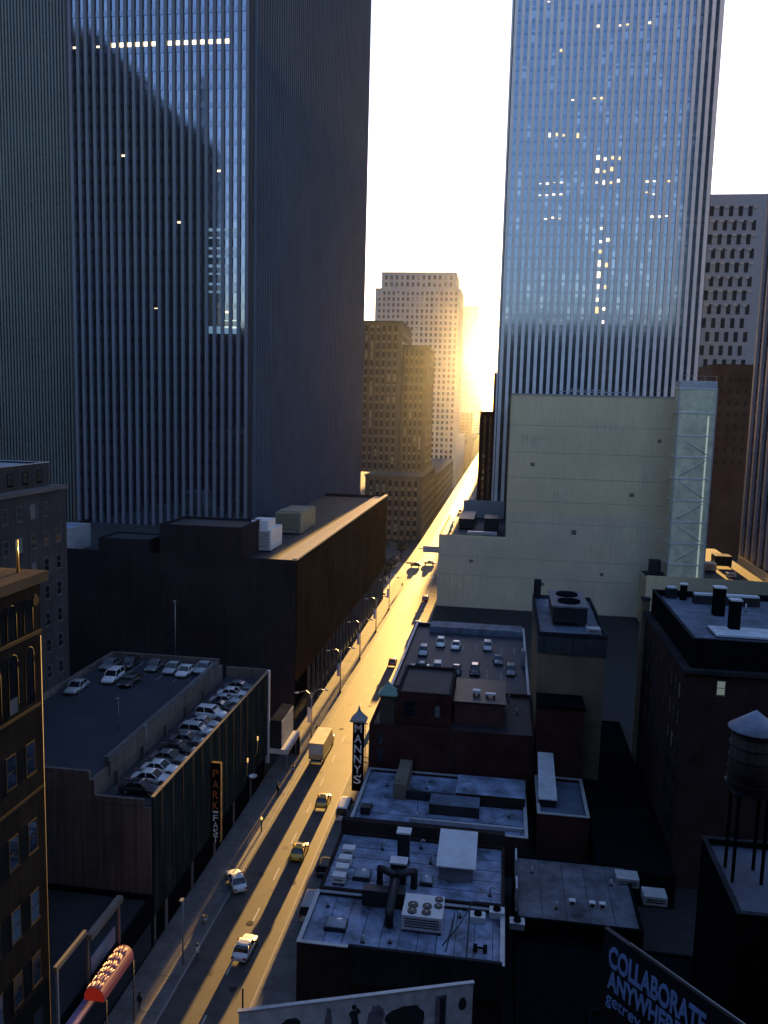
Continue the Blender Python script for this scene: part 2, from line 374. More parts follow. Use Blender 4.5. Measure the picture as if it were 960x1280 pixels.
# right tower
t=thing('office_tower',(30,330,0),'tall pale blue tower of narrow limestone stripes rising above the beige windowless block','skyscraper')
TR=t
bx('wall',-3.1,64.6,300,345,0,236,mat('pale_core',(.04,.045,.05),.6,var=.05),t)
pr=pier_face(t,'S',(-3.1,300),67.7,20,235.9,28,1.15,.6,3.85,.8,glass_rt,mat('pale_spandrel',(.15,.19,.25),.12,var=.1,metal=.8),limestone,edge=.3)
pier_face(t,'W',(-3.1,345),45,20,235.9,12,1.5,.6,3.85,.9,glass_rt,MATS['pale_spandrel'],limestone,edge=.3)
def bcr(x):
    o=-3.1+.3+1.15; return o+round((x-o-(pr-1.15)/2)/pr)*pr+(pr-1.15)/2
seen=set()
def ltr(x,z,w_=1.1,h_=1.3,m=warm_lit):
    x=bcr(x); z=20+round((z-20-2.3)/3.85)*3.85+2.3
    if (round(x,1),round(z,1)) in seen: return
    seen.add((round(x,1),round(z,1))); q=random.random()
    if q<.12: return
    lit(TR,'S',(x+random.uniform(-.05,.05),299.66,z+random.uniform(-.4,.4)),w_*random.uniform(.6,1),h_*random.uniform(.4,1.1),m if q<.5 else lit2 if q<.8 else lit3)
for x,z in ((8.2,194.2),(22.3,188.4),(24.5,188.4),(33,188.5),(35.4,188.5),(40.8,188.5),(12.7,181),(15,181),(17.7,163.3),(24,163),(26.3,163.6)): ltr(x,z,1.1,.8)
for k in range(6): ltr(10.5+k*2.4,154.6,1.1,1.6)
for k in range(4):
    for z in (146,143): ltr(27+k*2.37,z)
for k in range(5): ltr(24.5+k*2.37,138.9)
for z in range(132,88,-4): ltr(29.6+(132-z)*.03,z,1.1,2.0)  # two columns of glowing panes standing in for a gold reflection
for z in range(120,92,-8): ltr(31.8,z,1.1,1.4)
for z in (138,132.4,126): 
    for x in (7.6,10,12.4,14.6): ltr(x,z,1.1,.6)
for z,xs in ((138,(44.6,47,51)),(132.6,(43.3,46,51)),(126.6,(46,48.5,51))):
    for x in xs: ltr(x,z,1.1,.6)
# right-edge tower
t=thing('office_tower',(100,240,0),'tower with broad pale ribs over dark red glass cut off by the right frame edge','skyscraper')
bx('wall',75.6,140,200,271.5,0,240,mat('rose_core',(.03,.025,.026),.6),t)
pier_face(t,'W',(75.6,271.5),71,17,239.9,11,1.5,.9,3.9,.9,glass_mat('rose_glass',(.05,.012,.018),(.10,.05,.06),.2,3.9,ior=1.5,rough=.15),mat('rose_spandrel',(.07,.02,.025),.4,spec=.5),mat('mauve_pier',(.3,.29,.31),.55,var=.1),edge=0)

# ---- far buildings beyond the avenue
def setback(name,label,cat,parts,wallm,gl,spm,pierm,loc,group=None):
    t=thing(name,loc,label,cat,group)
    for (x0,x1,y0,y1,z0,z1,nS,nE,pf,fh,sill) in parts:
        bx('wall',x0,x1,y0,y1,z0,z1,wallm,t)
        if nS:
            wS=(x1-x0); pier_face(t,'S',(x0,y0),wS,z0+.5,z1-1.6,nS,wS/nS*pf,.35,fh,sill,gl,spm,pierm,edge=.5,spd=.2)
        if nE:
            wE=(y1-y0); pier_face(t,'E',(x1,y0),wE,z0+.5,z1-1.6,nE,wE/nE*pf,.3,fh,sill,gl,spm,pierm,edge=.5,spd=.2)
        bx('cornice',x0-.45,x1+.45,y0-.45,y1+.45,z1+.002,z1+.7,pierm,t)
    return t
setback('stone_building','warm grey stone office block with setbacks standing across the avenue','building',
 [(-62,BL,372,441,0,29,8,12,.5,4.2,1.8),(-70,-50.6,398,440,29,100.5,6,5,.5,4.0,1.3),(-50.4,-38.2,401,438,29,89.5,4,5,.5,4.0,1.3)],
 stone,glass_far,mat('stone_spandrel',(.16,.15,.14),.7),stone,(-53,410,0))
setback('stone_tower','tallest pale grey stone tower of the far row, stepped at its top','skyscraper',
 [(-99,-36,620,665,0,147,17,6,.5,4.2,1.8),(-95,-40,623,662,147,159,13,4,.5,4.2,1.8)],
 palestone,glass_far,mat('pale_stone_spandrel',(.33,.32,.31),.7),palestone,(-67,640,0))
setback('stone_building','low sunlit cream building beyond the warm grey stone block','building',
 [(-50,BL,445,600,0,24,4,22,.5,4.0,1.6)],stone,glass_far,MATS['stone_spandrel'],stone,(-41,500,0))
setback('stone_building','gabled cream building at the foot of the tall pale grey tower','building',
 [(-50,BL,670,760,0,38,3,10,.5,4.0,1.6)],palestone,glass_far,MATS['pale_stone_spandrel'],palestone,(-43,715,0))
setback('brick_tower','slim brown tower before the hazy striped slab far down the street','building',
 [(-53,-36,888,930,0,57,3,4,.5,3.6,1.5)],stone,glass_far,MATS['stone_spandrel'],stone,(-44,900,0))
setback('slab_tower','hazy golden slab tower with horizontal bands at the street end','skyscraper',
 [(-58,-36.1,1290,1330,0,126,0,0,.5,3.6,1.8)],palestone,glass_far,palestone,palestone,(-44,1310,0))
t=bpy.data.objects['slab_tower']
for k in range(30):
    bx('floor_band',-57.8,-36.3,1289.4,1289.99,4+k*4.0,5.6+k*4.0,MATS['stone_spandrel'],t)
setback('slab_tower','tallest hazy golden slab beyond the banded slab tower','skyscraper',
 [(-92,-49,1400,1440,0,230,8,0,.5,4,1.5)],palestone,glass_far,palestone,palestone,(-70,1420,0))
for i,(x0,x1,y0,y1,h,lab) in enumerate(((BL-20,BL,775,880,30,'low cream block lining the far street past the slim brown tower'),(BL-20,BL,990,1200,26,'farthest low block on the left of the golden street'),
    (BR,BR+30,640,690,20,'low dark block on the far right side of the street'),(BR,BR+30,700,900,24,'long dark block farthest along the right side of the street'),(BR+6,BR+60,1500,1560,44,'hazy low block closing the street view'))):
    setback('street_building',lab,'building',[(x0,x1,y0,y1,0,h,4,10,.5,4,1.6)],stone,glass_far,MATS['stone_spandrel'],stone,((x0+x1)/2,(y0+y1)/2,0))
setback('brick_building','dark brown brick building between the golden street and the pale tower','building',
 [(-12.6,12,420,470,0,59,8,0,.5,3.6,1.6),(-7.4,12,480,510,0,81,6,0,.5,3.6,1.6)],brownbrick,glass_far,mat('brown_spandrel',(.07,.05,.045),.8),brownbrick,(0,450,0))
# far right stepped checkered tower
t=thing('patterned_tower',(100,440,0),'grey tower with stepped zigzag window pattern beside the pale striped tower','skyscraper')
bx('wall',84,120,420,455,0,163,mat('zigzag_wall',(.2,.25,.33),.7,var=.1),t)
zw=MB(); zw.open=True; zw.quad([(0,0,0),(1.9,0,0),(1.9,0,4.6),(0,0,4.6)]); zw=zw.mesh('window',plain('dull_window',(.02,.025,.04),.5,spec=.1))
zb=MB(); zb.box(0,2.0,-.5,0,0,1.3); zb=zb.mesh('balcony',palestone)
for r in range(13):
    for c in range(6):
        place(zw,'window',t,(86.2+c*4.3+(r%2)*2.0,419.95,158-r*6.4-5),0)
        if r<8: place(zb,'balcony',t,(88.3+c*4.3-(r%2)*1.6,419.97,158-r*6.4-1.4),0)
t=thing('brick_building',(93,385,0),'plain brown brick block below the zigzag tower','building')
roofed(t,86.3,112,372,400,0,82,mat('dusky_brown_wall',(.06,.048,.048),.9,var=.3,scale=.1,spec=0),tar,cap=darkconc)
windows(t,'S',[(90+i*3.4,371.99,z) for i in range(5) for z in range(40,78,5)],1.3,2.0,darkconc,MATS['dull_window'])

# office tower behind the photographer, seen mirrored in the blue glass
t=thing('office_tower',(-165,-30,0),'dark stepped tower seen only mirrored in the blue slab tower','skyscraper')
mb=MB()
for (x0,x1,z) in ((-260,-196,230),(-196,-184,219),(-184,-172,206),(-172,-160,196),(-160,-147,186)): mb.box(x0,x1,-60,-20,0,z)
mb.build('wall',blackm,t)
bx('mast',-151.5,-147.5,-40,-38,186.01,214,blackm,t)

t=thing('office_tower',(50,-30,0),'dark office tower from whose upper window the street is seen','skyscraper')
bx('wall',-16,170,-70,-2.2,0,118,blackm,t); bx('crown',0,150,-60,-12,118.002,124,darkconc,t)
t=thing('office_tower',(-80,0,0),'dark tower on the left side of the street behind the viewpoint','skyscraper')
bx('wall',-132,BL-.5,-75,18,0,92,blackm,t); bx('crown',-110,-50,-60,5,92.002,97,darkconc,t)

# ================================================================== BROWN ANNEX
t=thing('office_annex',(-60,200,0),'long brown low-rise with fine vertical fins, arcade at its foot and sunlit roof edge','building')
BY0,BY1,BZ=141.4,256.5,32.7
roofed(t,-95,BL,BY0,BY1,10.0,BZ,browndark,tar,par=.9,t=.4)
bx('base_wall',-95,BL-3.2,BY0+6,BY1,0,9.998,blackm,t)
bx('corner_wall',-95,BL-.001,BY0,BY0+1.6,0,9.99,browndark,t)
bx('side_wall',-95,BL-3.2,BY0+1.602,BY0+5.998,0,9.99,browndark,t)
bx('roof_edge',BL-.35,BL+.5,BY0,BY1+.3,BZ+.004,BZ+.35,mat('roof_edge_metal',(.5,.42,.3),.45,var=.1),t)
bx('sunlit_strip',BL-3.6,BL-.45,BY0+.5,BY1-.5,BZ-.838,BZ-.3,mat('sunlit_roof_gold',(.62,.5,.33),.36,var=.15,scale=.5,fine=.15),t)  # pale gold strip painted where the low sun strikes the roof
fm=pier_mesh(.5,.45,BZ-10.6,brownm); pitch=1.32; n=int((BY1-BY0-1.5)/pitch)
for i in range(min(n,86)):
    place(fm,'fin',t,(BL+.01,BY0+1.4+i*pitch,10.1),R(90))
bgm=MB(); bgm.open=True
bgm.quad([(BL+.02,BY0+1.2,10.1),(BL+.02,BY1-.5,10.1),(BL+.02,BY1-.5,BZ-.8),(BL+.02,BY0+1.2,BZ-.8)])
bgm.build('glazing',mat('bronze_infill',(.03,.02,.015),.8,var=.3,scale=.3,streak=.3,spec=0),t)
cm=pier_mesh(.5,.5,9.9,stone)
for i in range(26): place(cm,'column',t,(BL-.2,BY0+12+i*4.0,0.1),R(90))
# rooftop gear on the annex
def hvac(name,label,x0,x1,y0,y1,z0,z1,m,steps=None,cat='rooftop unit',group=None,fans=0,legs=True):
    t=thing(name,((x0+x1)/2,(y0+y1)/2,z0),label,cat,group)
    lz=z0+.35 if legs else z0
    mb=MB(); mb.box(x0,x1,y0,y1,lz,z1)
    mb.build('casing',m,t)
    if legs:
        mb=MB(); mb.box(x0+.1,x0+.4,y0+.1,y1-.1,z0,lz-.002); mb.box(x1-.4,x1-.1,y0+.1,y1-.1,z0,lz-.002); mb.build('skid',darkmetal,t)
    if steps:
        a,b_,c,d,e=steps; bx('hood',a,b_,c,d,z1+.002,e,m,t)
    # louvred front panel
    mb=MB(); k=z0+.7
    while k<z1-.3: mb.box(x0+.3,x1-.3,y0-.05,y0-.003,k,k+.1); k+=.28
    if mb.v: mb.build('louvre',darkmetal,t)
    if fans:
        for (fx,fy,fr) in fans:
            mb=MB(); mb.tube([(fx,fy,z1+.002),(fx,fy,z1+.14)],[fr,fr],14); f=mb.build('fan',darkmetal,t)
            mb=MB(); mb.tube([(fx,fy,z1+.142),(fx,fy,z1+.2)],[fr*.25,fr*.2],8)
            for q in range(5):
                a=q*math.tau/5; mb.box(fx-.02,fx+.02,fy-.02,fy+.02,z1+.142,z1+.15)
            mb.build('hub',lightmetal,f)
    return t
hvac('rooftop_unit','white stepped rooftop unit nearest the sunlit edge of the brown roof',-48.2,-43.6,152.8,161,31.85,36.2,whitemetal,(-47.6,-44.2,153.2,158,37.9))
hvac('rooftop_unit','olive rooftop unit behind the white stepped unit',-49.2,-43.4,176,190,31.85,36.6,olive,(-48.6,-44,176.6,180,37.0))
t=thing('roof_bulkhead',(-54,148,31.8),'brown masonry bulkhead at the front of the brown roof','roof bulkhead')
roofed(t,-61.5,-46,142.2,154,31.85,38.0,browndark,tar,par=.5)
t=thing('roof_bulkhead',(-88,150,31.8),'pale grey roof box beside the foot of the blue slab tower','roof bulkhead')
roofed(t,-84.5,-79,142.5,150,31.85,36.3,lightmetal,silver,par=.3)
t=thing('roof_bulkhead',(-67,148,31.8),'low dark roof box left of the brown masonry bulkhead','roof bulkhead')
roofed(t,-73.5,-63.5,142.4,150,31.85,34.9,browndark,tar,par=.3)

# ================================================================== PARKING GARAGE (left)
t=thing('parking_garage',(-48,103,0),'dark parking garage with cars parked on its two roof decks','parking garage'); GAR=t
GY0,GY1=81.1,125.2
bx('wall',-61.5,-42.9,GY0,GY1-2,0,18.72,garagewall,t); bx('wall',-42.898,BL-.25,GY0,GY1,0,16.1,garagewall,t)
bx('upper_deck',-61.3,-43.4,GY0+.4,GY1-2.4,18.722,18.8,deckm,t)
bx('lower_deck',-42.89,BL-.3,GY0+.4,GY1-.4,16.102,16.2,deckm,t)
# street facade panel and its parapet
bx('facade',BL-.25,BL,GY0,GY1,3.6,17.4,garagefac,t)
mb=MB(); mb.box(BL-.32,BL+.07,GY0-.05,GY1,17.402,17.5); mb.build('coping',mat('coping_metal',(.4,.33,.22),.35,metal=.4),t)
mb=MB(); k=GY0+2
while k<GY1: mb.box(BL+.002,BL+.1,k,k+.14,3.8,17.3); k+=3.1
mb.build('facade_rib',darkmetal,t)
bx('entrance',BL-.24,BL-.1,GY0+1,GY1-1,.15,3.5,blackm,t)
for y in (84,92,100,108,116): bx('entrance_pier',BL-.1,BL+.02,y,y+.7,.16,3.59,garagewall,t)
bx('divider_wall',-43.4,-42.9,GY0+3.5,GY1-4.5,18.8,19.9,mat('divider_concrete',(.11,.11,.11),.85,var=.3),t)
bx('divider_side',-42.898,-42.7,GY0+3.5,GY1-4.5,17.7,19.4,garagewall,t)
for y in (86,93,100,107,114): bx('column',-42.85,-42.5,y,y+.4,16.21,17.69,garagewall,t)
mb=MB(); mb.box(-61.5,-43.41,GY0,GY0+.35,18.722,19.7); mb.box(-61.5,-61.2,GY0+.36,GY1-2,18.81,19.7); mb.box(-61.5,-43.41,GY1-2.3,GY1-2,18.81,19.7)
mb.box(-42.8,BL-1.2,GY0,GY0+.35,16.21,17.0); mb.box(-42.89,BL-.3,GY1-.35,GY1,16.11,17.9); mb.build('parapet',garagewall,t)
bx('end_fin',BL-.25,BL+.25,GY1+.005,GY1+.5,2,17.6,whitemetal,t)
def pole(name,label,x,y,z,h,r=.07,m=lampm,lamp=True,cat='light pole',group=None):
    t=thing(name,(x,y,z),label,cat,group)
    mb=MB(); mb.tube([(x,y,z),(x,y,z+h)],[r*1.3,r],8); mb.build('mast',m,t)
    if lamp: 
        mb=MB(); mb.box(x-.18,x+.18,y-.55,y+.05,z+h,z+h+.16); mb.build('lamp_head',m,t)
    return t
pole('light_pole','thin light pole on the dark garage wall parapet by the parked cars',-50.6,122.8,19.7,9,.06)
pole('light_pole','thin light pole standing on the open upper garage deck',-46.5,94.5,18.8,4.2,.05)
pole('light_pole','thin light pole between the lower deck cars and the divider wall',-42.4,93.5,16.2,4,.05)

# vertical PARK FAST sign
sgold=mat('gold_letter',(.55,.3,.12),.4); swhite=mat('white_letter',(.8,.82,.85),.4,var=.05)
t=thing('vertical_sign',(-35.2,99.1,2.7),'tall narrow black blade sign reading PARK FAST on the garage','sign')
bx('sign_box',-36.0+.05,-34.75,98.95,99.45,2.7,13.5,blackm,t)
mb=MB(); mb.box(-34.745,-34.66,98.93,99.47,2.65,13.6); mb.box(-35.95,-34.745,98.93,99.47,13.51,13.6); mb.build('edge_trim',mat('brass_trim',(.55,.36,.12),.25,metal=.6),t)
zz=11.6
for ch in 'PARK':
    text(ch,1.05,mat('red_orange_letter',(.5,.13,.04),.4),t,(-35.75,98.93,zz),(R(90),0,0),.06,.75); zz-=1.45
bx('emblem',-35.75,-35.0,98.87,98.945,6.75,7.0,swhite,t)
zz=5.6
for ch in 'FAST':
    text(ch,.85,swhite,t,(-35.7,98.93,zz),(R(90),0,0),.06,.65); zz-=.98
# small facade lights/brackets
for i,(y,z,lab) in enumerate(((112.5,6.2,'warm glowing tube bracket nearest the PARK FAST sign'),(117.5,7.5,'taller warm glowing tube bracket farther along the garage front'))):
    t=thing('wall_lamp',(-35.9,y,z),lab,'wall lamp')
    mb=MB(); mb.tube([(-35.95,y,z-1.2),(-35.4,y,z-.4),(-35.3,y,z+1.6)],.07,8); mb.build('arm',mat('brass',(.6,.42,.16),.3,metal=.7),t)
    mb=MB(); mb.tube([(-35.3,y,z+1.62),(-35.3,y,z+2.2)],.12,8); mb.build('bulb',emis('warm_bulb',(1,.6,.2),.12),t)
t=thing('satellite_dish',(-35.6,115,3.8),'round white dish lamp on the garage front above the sidewalk','dish')
mb=MB(); rings=[]
for k in range(6):
    a=k/5*R(70); rings.append([(-35.1+math.sin(a)*.75*math.cos(q*math.tau/14)*.9,114.6+math.sin(a)*.75*math.sin(q*math.tau/14),4.4+.35*(1-math.cos(a))*1.6) for q in range(14)])
mb.loft(rings,caps=False); mb.build('dish',whitemetal,t)
mb=MB(); mb.tube([(-35.95,114.6,3.6),(-35.1,114.6,4.4)],.06,6); mb.build('bracket',darkmetal,t)

# marquee box beyond the garage
t=thing('marquee',(-34.8,128,3),'boxy billboard marquee projecting over the sidewalk past the garage','marquee')
bx('box',-36+.02,-34.0,126.2,134,4.2,9.0,darkconc,t)
bx('side_panel',-33.998,-33.9,126.4,133.8,4.5,8.8,mat('poster_blue',(.28,.36,.42),.5,var=.3,scale=1.),t)
bx('shade_panel',-35.98,-32.7,133.7,133.9,.16,3.39,darkconc,t)  # added panel, keeps the low sun off the near sidewalk
bx('canopy',-36+.02,-32.9,126.0,134.2,3.4,4.19,whitemetal,t)
bx('letter_board',-32.898,-32.8,126.2,134,3.45,4.1,mat('mauve_board',(.5,.4,.5),.4,var=.3,scale=2),t)
for y in (127,133): 
    mb=MB(); mb.tube([(-33.2,y,.15),(-33.2,y,3.39)],.1,8); mb.build('post',lampm,t)

# ================================================================== LEFT FOREGROUND BUILDINGS
sootbrick=mat('sooty_trim',(.1,.1,.11),.8,var=.3)
t=thing('brick_building',(-75,95,0),'grey brick building with pale flat roof penthouse behind the garage','building')
bx('wall',-92,-61.6,40,110,0,47.5,greybrick,t)
bx('cornice',-92,-61.3,40,110.3,47.502,48.0,sootbrick,t)
roofed(t,-92,-63.2,45,108.5,48.002,51.2,greybrick,mat('pale_roof',(.3,.34,.4),.6,var=.2),par=.3,cap=lightmetal)
ys=[107.6-i*3.1 for i in range(12)]
windows(t,'E',[(-61.58,y,z) for y in ys[1:] for z in (44.2,)],1.2,1.9,sootbrick,winglass)
windows(t,'E',[(-61.58,y,z) for y in ys[:10] for z in (40.2,36.4,32.6,28.8,25,21.2)],1.2,1.9,sootbrick,winglass)
windows(t,'E',[(-63.18,y,48.7) for y in (106,102.5,99,95,91)],1.2,1.6,blackm,winglass)
darktrim=mat('sooty_stone_trim',(.03,.028,.024),.9,spec=.1,var=.3)
t=thing('stone_building',(-42,52,0),'nearest dark stone building on the left with arched windows and a sunlit cornice','building')
bx('wall',-60,BL,30,60,0,45.7,mat('dark_stone',(.02,.02,.02),.9,spec=0,var=.25,streak=.2,scale=.3),t)
bx('cornice',-60,BL+.55,30,60.4,45.702,46.5,mat('weathered_cornice_stone',(.09,.075,.055),.9,spec=0,var=.15),t)  # stone cornice, gold only where the low sun strikes
bx('string_course',BL+.002,BL+.07,30,60.02,41.5,41.8,darktrim,t); bx('string_course',BL+.002,BL+.06,30,60.02,35.6,35.85,darktrim,t); bx('string_course',BL+.002,BL+.06,30,60.02,28.6,28.85,darktrim,t)
def arch_win(y,z,w_,h_):
    g=MB(); g.open=True; pts=[(BL+.03,y-w_/2,z),(BL+.03,y+w_/2,z)]+[(BL+.03,y+math.cos(a)*w_/2,z+h_-w_/2+math.sin(a)*w_/2) for a in [i*math.pi/8 for i in range(9)]]
    g.quad(pts); o=g.build('window',winglass,t)
    f=MB()
    pa=[(BL+.06,y+w_/2,z)]+[(BL+.06,y+math.cos(a)*w_/2,z+h_-w_/2+math.sin(a)*w_/2) for a in [i*math.pi/8 for i in range(9)]]+[(BL+.06,y-w_/2,z)]
    f.tube(pa,.045,6); f.build('frame',darktrim,o)
for y in (58.2,56,53.8,51.6): arch_win(y,42.0,1.2,2.6)
for y in (58.2,56,53.8): arch_win(y,36.2,1.2,4.6)
windows(t,'E',[(BL+.03,y,z) for y in (58,55.4,52.8) for z in (30.5,24,18,12.5,7.5)],1.3,2.6,darktrim,glass_mat('front_window_glass',(.02,.03,.05),(.1,.14,.2),.2,3.4))
mb=MB(); mb.tube([(BL+.02,59.2,44.3),(BL+.16,59.2,44.3)],.42,14); mb.build('medallion',darktrim,t)
mb=MB(); mb.tube([(BL+.2,59.55,0.2),(BL+.2,59.55,41.4)],.05,6); mb.build('drainpipe',mat('copper_pipe',(.1,.07,.04),.7),t)
t=thing('roof_bulkhead',(-40,56,46.5),'blue-grey roof hut on the dark stone building','roof bulkhead')
roofed(t,-44,-39.3,50,59.0,46.502,49.2,lightmetal,tar,par=.2)
pole('light_pole','brass-coloured mast rising from the sunlit cornice',-37.2,59.0,46.5,2.6,.09,MATS['brass'] if 'brass' in MATS else lampm,False,'mast')

t=thing('storefront',(-42,70,0),'low dark storefront row with a bare rooftop sign frame','storefront')
roofed(t,-60,BL,60.5,80.9,0,6.2,blackm,tar,par=.6)
bx('fascia',BL+.003,BL+.2,60.6,72.8,4.0,5.4,mat('blue_fascia',(.12,.2,.3),.5),t)
bx('shop_window',BL+.003,BL+.05,61,80,.5,3.6,winglass,t)
mb=MB(); mb.box(BL-.1,BL+.5,66.2,72.6,10.7,11.3); mb.build('sign_beam',mat('weathered_beam',(.16,.14,.12),.7),t)
mb=MB(); mb.box(BL-.1,BL+.2,60.7,65.9,11.5,12.0); mb.build('sign_beam',MATS['weathered_beam'],t)
for y in (66.2,72.4): bx('sign_post',BL-.05,BL+.15,y,y+.22,6.21,10.69,MATS['weathered_beam'],t)
bx('sign_post',BL-.05,BL+.15,60.9,61.1,6.21,11.49,lightmetal,t)
bx('sign_panel',BL-.02,BL+.1,66.8,71.6,6.9,8.6,MATS['blue_fascia'],t)
bx('awning',BL+.21,BL+1.2,60.8,66.4,5.5,5.8,mat('mauve_awning',(.3,.2,.36),.6,var=.3,scale=2),t)

# glowing barrel awning
t=thing('barrel_awning',(-33.9,66.6,6.8),'glowing pink half-barrel awning with squiggly pale bulbs over the left sidewalk','awning')
mb=MB(); rings=[]
for y in (64.0,65.4,67,68.6,70.0):
    rings.append([(-34.2+math.cos(a)*.95,y,7.0+math.sin(a)*.95) for a in [i*math.pi/10 for i in range(11)]]+[(-35.15,y,6.6),(-33.25,y,6.6)])
mb.loft(rings,smooth=False); mb.build('canopy',emis('pink_awning',(.22,.06,.09),.012),t)
mb=MB(); mb.open=True; mb.quad([(-34.2+math.cos(a)*.92,63.97,7.0+math.sin(a)*.92) for a in [i*math.pi/10 for i in range(11)]]+[(-35.1,63.97,6.62),(-33.3,63.97,6.62)])
mb.build('end_panel',emis('red_neon_end',(.6,.03,.01),.03),t)
mb=MB(); rnd=random.Random(3)
for k in range(6):
    y0=64.5+k*.98
    for a0 in (.45,.8,1.15):
        pts=[]
        for q in range(7):
            a=(a0+q*.045+rnd.uniform(-.05,.05))*math.pi/2+.25; yy=y0+.34*math.sin(q*1.7+k)+rnd.uniform(-.08,.08)
            pts.append((-34.2+math.cos(a)*.97,yy,7.0+math.sin(a)*.97))
        mb.tube(pts,.028,5)
mb.build('neon_squiggle',emis('pale_neon',(1,.55,.3),.07),t)
for y in (64.3,69.8):
    mb=MB(); mb.tube([(-33.2,y,.15),(-33.2,y,6.6)],.06,6); mb.build('post',darkmetal,t)

# ================================================================== BEIGE BLOCK
t=thing('windowless_block',(15,262,0),'big beige windowless block with a lower left wing over the street','building'); BB=t
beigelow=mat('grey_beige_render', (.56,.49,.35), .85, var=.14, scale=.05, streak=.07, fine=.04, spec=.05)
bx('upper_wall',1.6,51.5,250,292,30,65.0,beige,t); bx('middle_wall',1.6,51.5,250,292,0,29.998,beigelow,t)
for (x,z,a,b_) in ((8,44,1.2,1.0),(21,24,1.4,1.4),(30,12,1.0,.8),(37,36,1.4,1.0),(-9,14,1.2,.9),(12,8,1.6,1.1),(44,52,1,1)):
    mb=MB(); mb.box(x,x+a,249.9,249.999,z,z+b_); mb.build('wall_vent',mat('rusty_vent',(.14,.12,.1),.8),t)
for (x,z,a,b_) in ((5,50,7,3.2),(26,55,9,2.2),(15,33,5,4),(-14,6,6,4),(25,18,8,3),(36,22,5,5.4),(40,40,4,6)):
    mb=MB(); mb.box(x,x+a,249.97,249.998,z,z+b_); mb.build('repair_patch',mat('patched_render',(.6,.52,.35),.9,var=.15,scale=.3,streak=.2),t)
bx('coping',1.3,51.8,249.7,292.3,65.002,65.35,palestone,t)
mb=MB(); mb.box(BR,1.598,250.002,298,0,21.6); mb.build('lower_wall',beigelow,t)
bx('lower_roof',BR+.4,1.598,250.4,297.6,21.602,21.66,tar,t)
mb=MB(); mb.box(BR,1.597,250,250.4,21.603,22.3); mb.box(BR,BR+.4,250.402,298,21.603,22.3); mb.build('parapet',beige,t)
bx('end_wall',-13.5,1.0,297.2,297.6,21.7,28.0,palestone,t)
for z in (10,15.8,27,33.5,40.5,48,56):
    if z<20: bx('joint_line',BR+.01,51.4,249.95,249.999,z,z+.14,mat('beige_joint',(.34,.32,.25),.9),t)
    else: bx('joint_line',1.61,51.4,249.95,249.999,z,z+.14,MATS['beige_joint'],t)
mb=MB(); mb.box(41.3,75.4,238,249.8,0,14.2); mb.build('annex_wall',beige,t)
mb=MB(); mb.box(51.6,74.6,249.9,300,0,14.0); mb.build('rear_wall',beige,t)
bx('annex_roof',41.6,75.1,238.3,249.7,14.202,14.26,tar,t)
bx('annex_parapet',41.3,75.4,237.98,238.28,14.21,15.1,beige,t)
bx('rear_roof',51.7,74.4,249.9,299.5,14.012,14.19,tar,t)
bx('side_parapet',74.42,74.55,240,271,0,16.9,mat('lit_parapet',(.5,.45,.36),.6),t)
for (x,y,a,b_,h,m,lab) in ((44.3,243.5,3,3,4.5,darkmetal,'dark vent box left of the glass elevator shaft'),(62,256,4,4,2.4,lightmetal,'low grey unit on the roof right of the glass shaft'),(68,265,5,5,3.4,darkmetal,'dark unit far back on the roof right of the glass shaft'),(61,270,3.5,3.5,2.6,whitemetal,'small white unit behind the glass elevator shaft'),(66,246,2.5,2,1.4,lightmetal,'smallest grey unit by the annex roof parapet')):
    hvac('rooftop_unit',lab,x-a/2,x+a/2,y-b_/2,y+b_/2,14.27,14.27+h,m)
# things on the lower-left wing roof
hvac('rooftop_unit','dark ribbed unit along the low wing roof edge',-13.5,-8.6,268,290,21.67,25.0,darkmetal)
hvac('rooftop_unit','dark cube unit in the corner under the pale tower',-5.2,-.6,262,272,21.67,26.2,darkmetal)
hvac('rooftop_unit','long pale duct lying on the low wing roof',-10,-1,254,256.2,21.67,22.9,lightmetal)
for i,(x,y) in enumerate(((-15.8,262),(-15.9,267),(-15.8,273))):
    t=thing('roof_vent',(x,y,21.67),['nearest white gooseneck vent on the low wing roof','middle white gooseneck vent on the low wing roof','farthest white gooseneck vent on the low wing roof'][i],'roof vent')
    mb=MB(); mb.tube([(x,y,21.67),(x,y,22.8),(x+.3,y,23.2),(x+.8,y,23.1)],.28,8); mb.build('duct',whitemetal,t)
    mb=MB(); mb.box(x-.5,x+.5,y-.5,y+.5,21.672,21.8); mb.build('curb',lightmetal,t)
# on the block's top
t=thing('antenna_mast',(24,262,65.4),'thin antenna mast with pale pipe rack on top of the beige block','antenna')
mb=MB(); mb.tube([(24,262,65.35),(24,262,71)],[.18,.1],6); mb.build('mast',darkmetal,t)
mb=MB(); mb.tube([(16,260,65.35),(16,260,66.4),(38,260,66.4),(38,260,65.35)],.14,6); mb.tube([(19,264,65.35),(19,264,67.1),(30,264,67.1),(30,264,65.35)],.14,6); mb.build('pipe_rack',lightmetal,t)
# marquee boom over the road
t=thing('projecting_sign',(-22,265,13.9),'blank white sign box projecting over the street from the beige block','sign')
bx('sign_box',-24.6,BR-.01,264.6,265.6,13.9,16.0,whitemetal,t); bx('bracket',-26.2,-24.61,265,265.2,14.9,15.2,lightmetal,t)
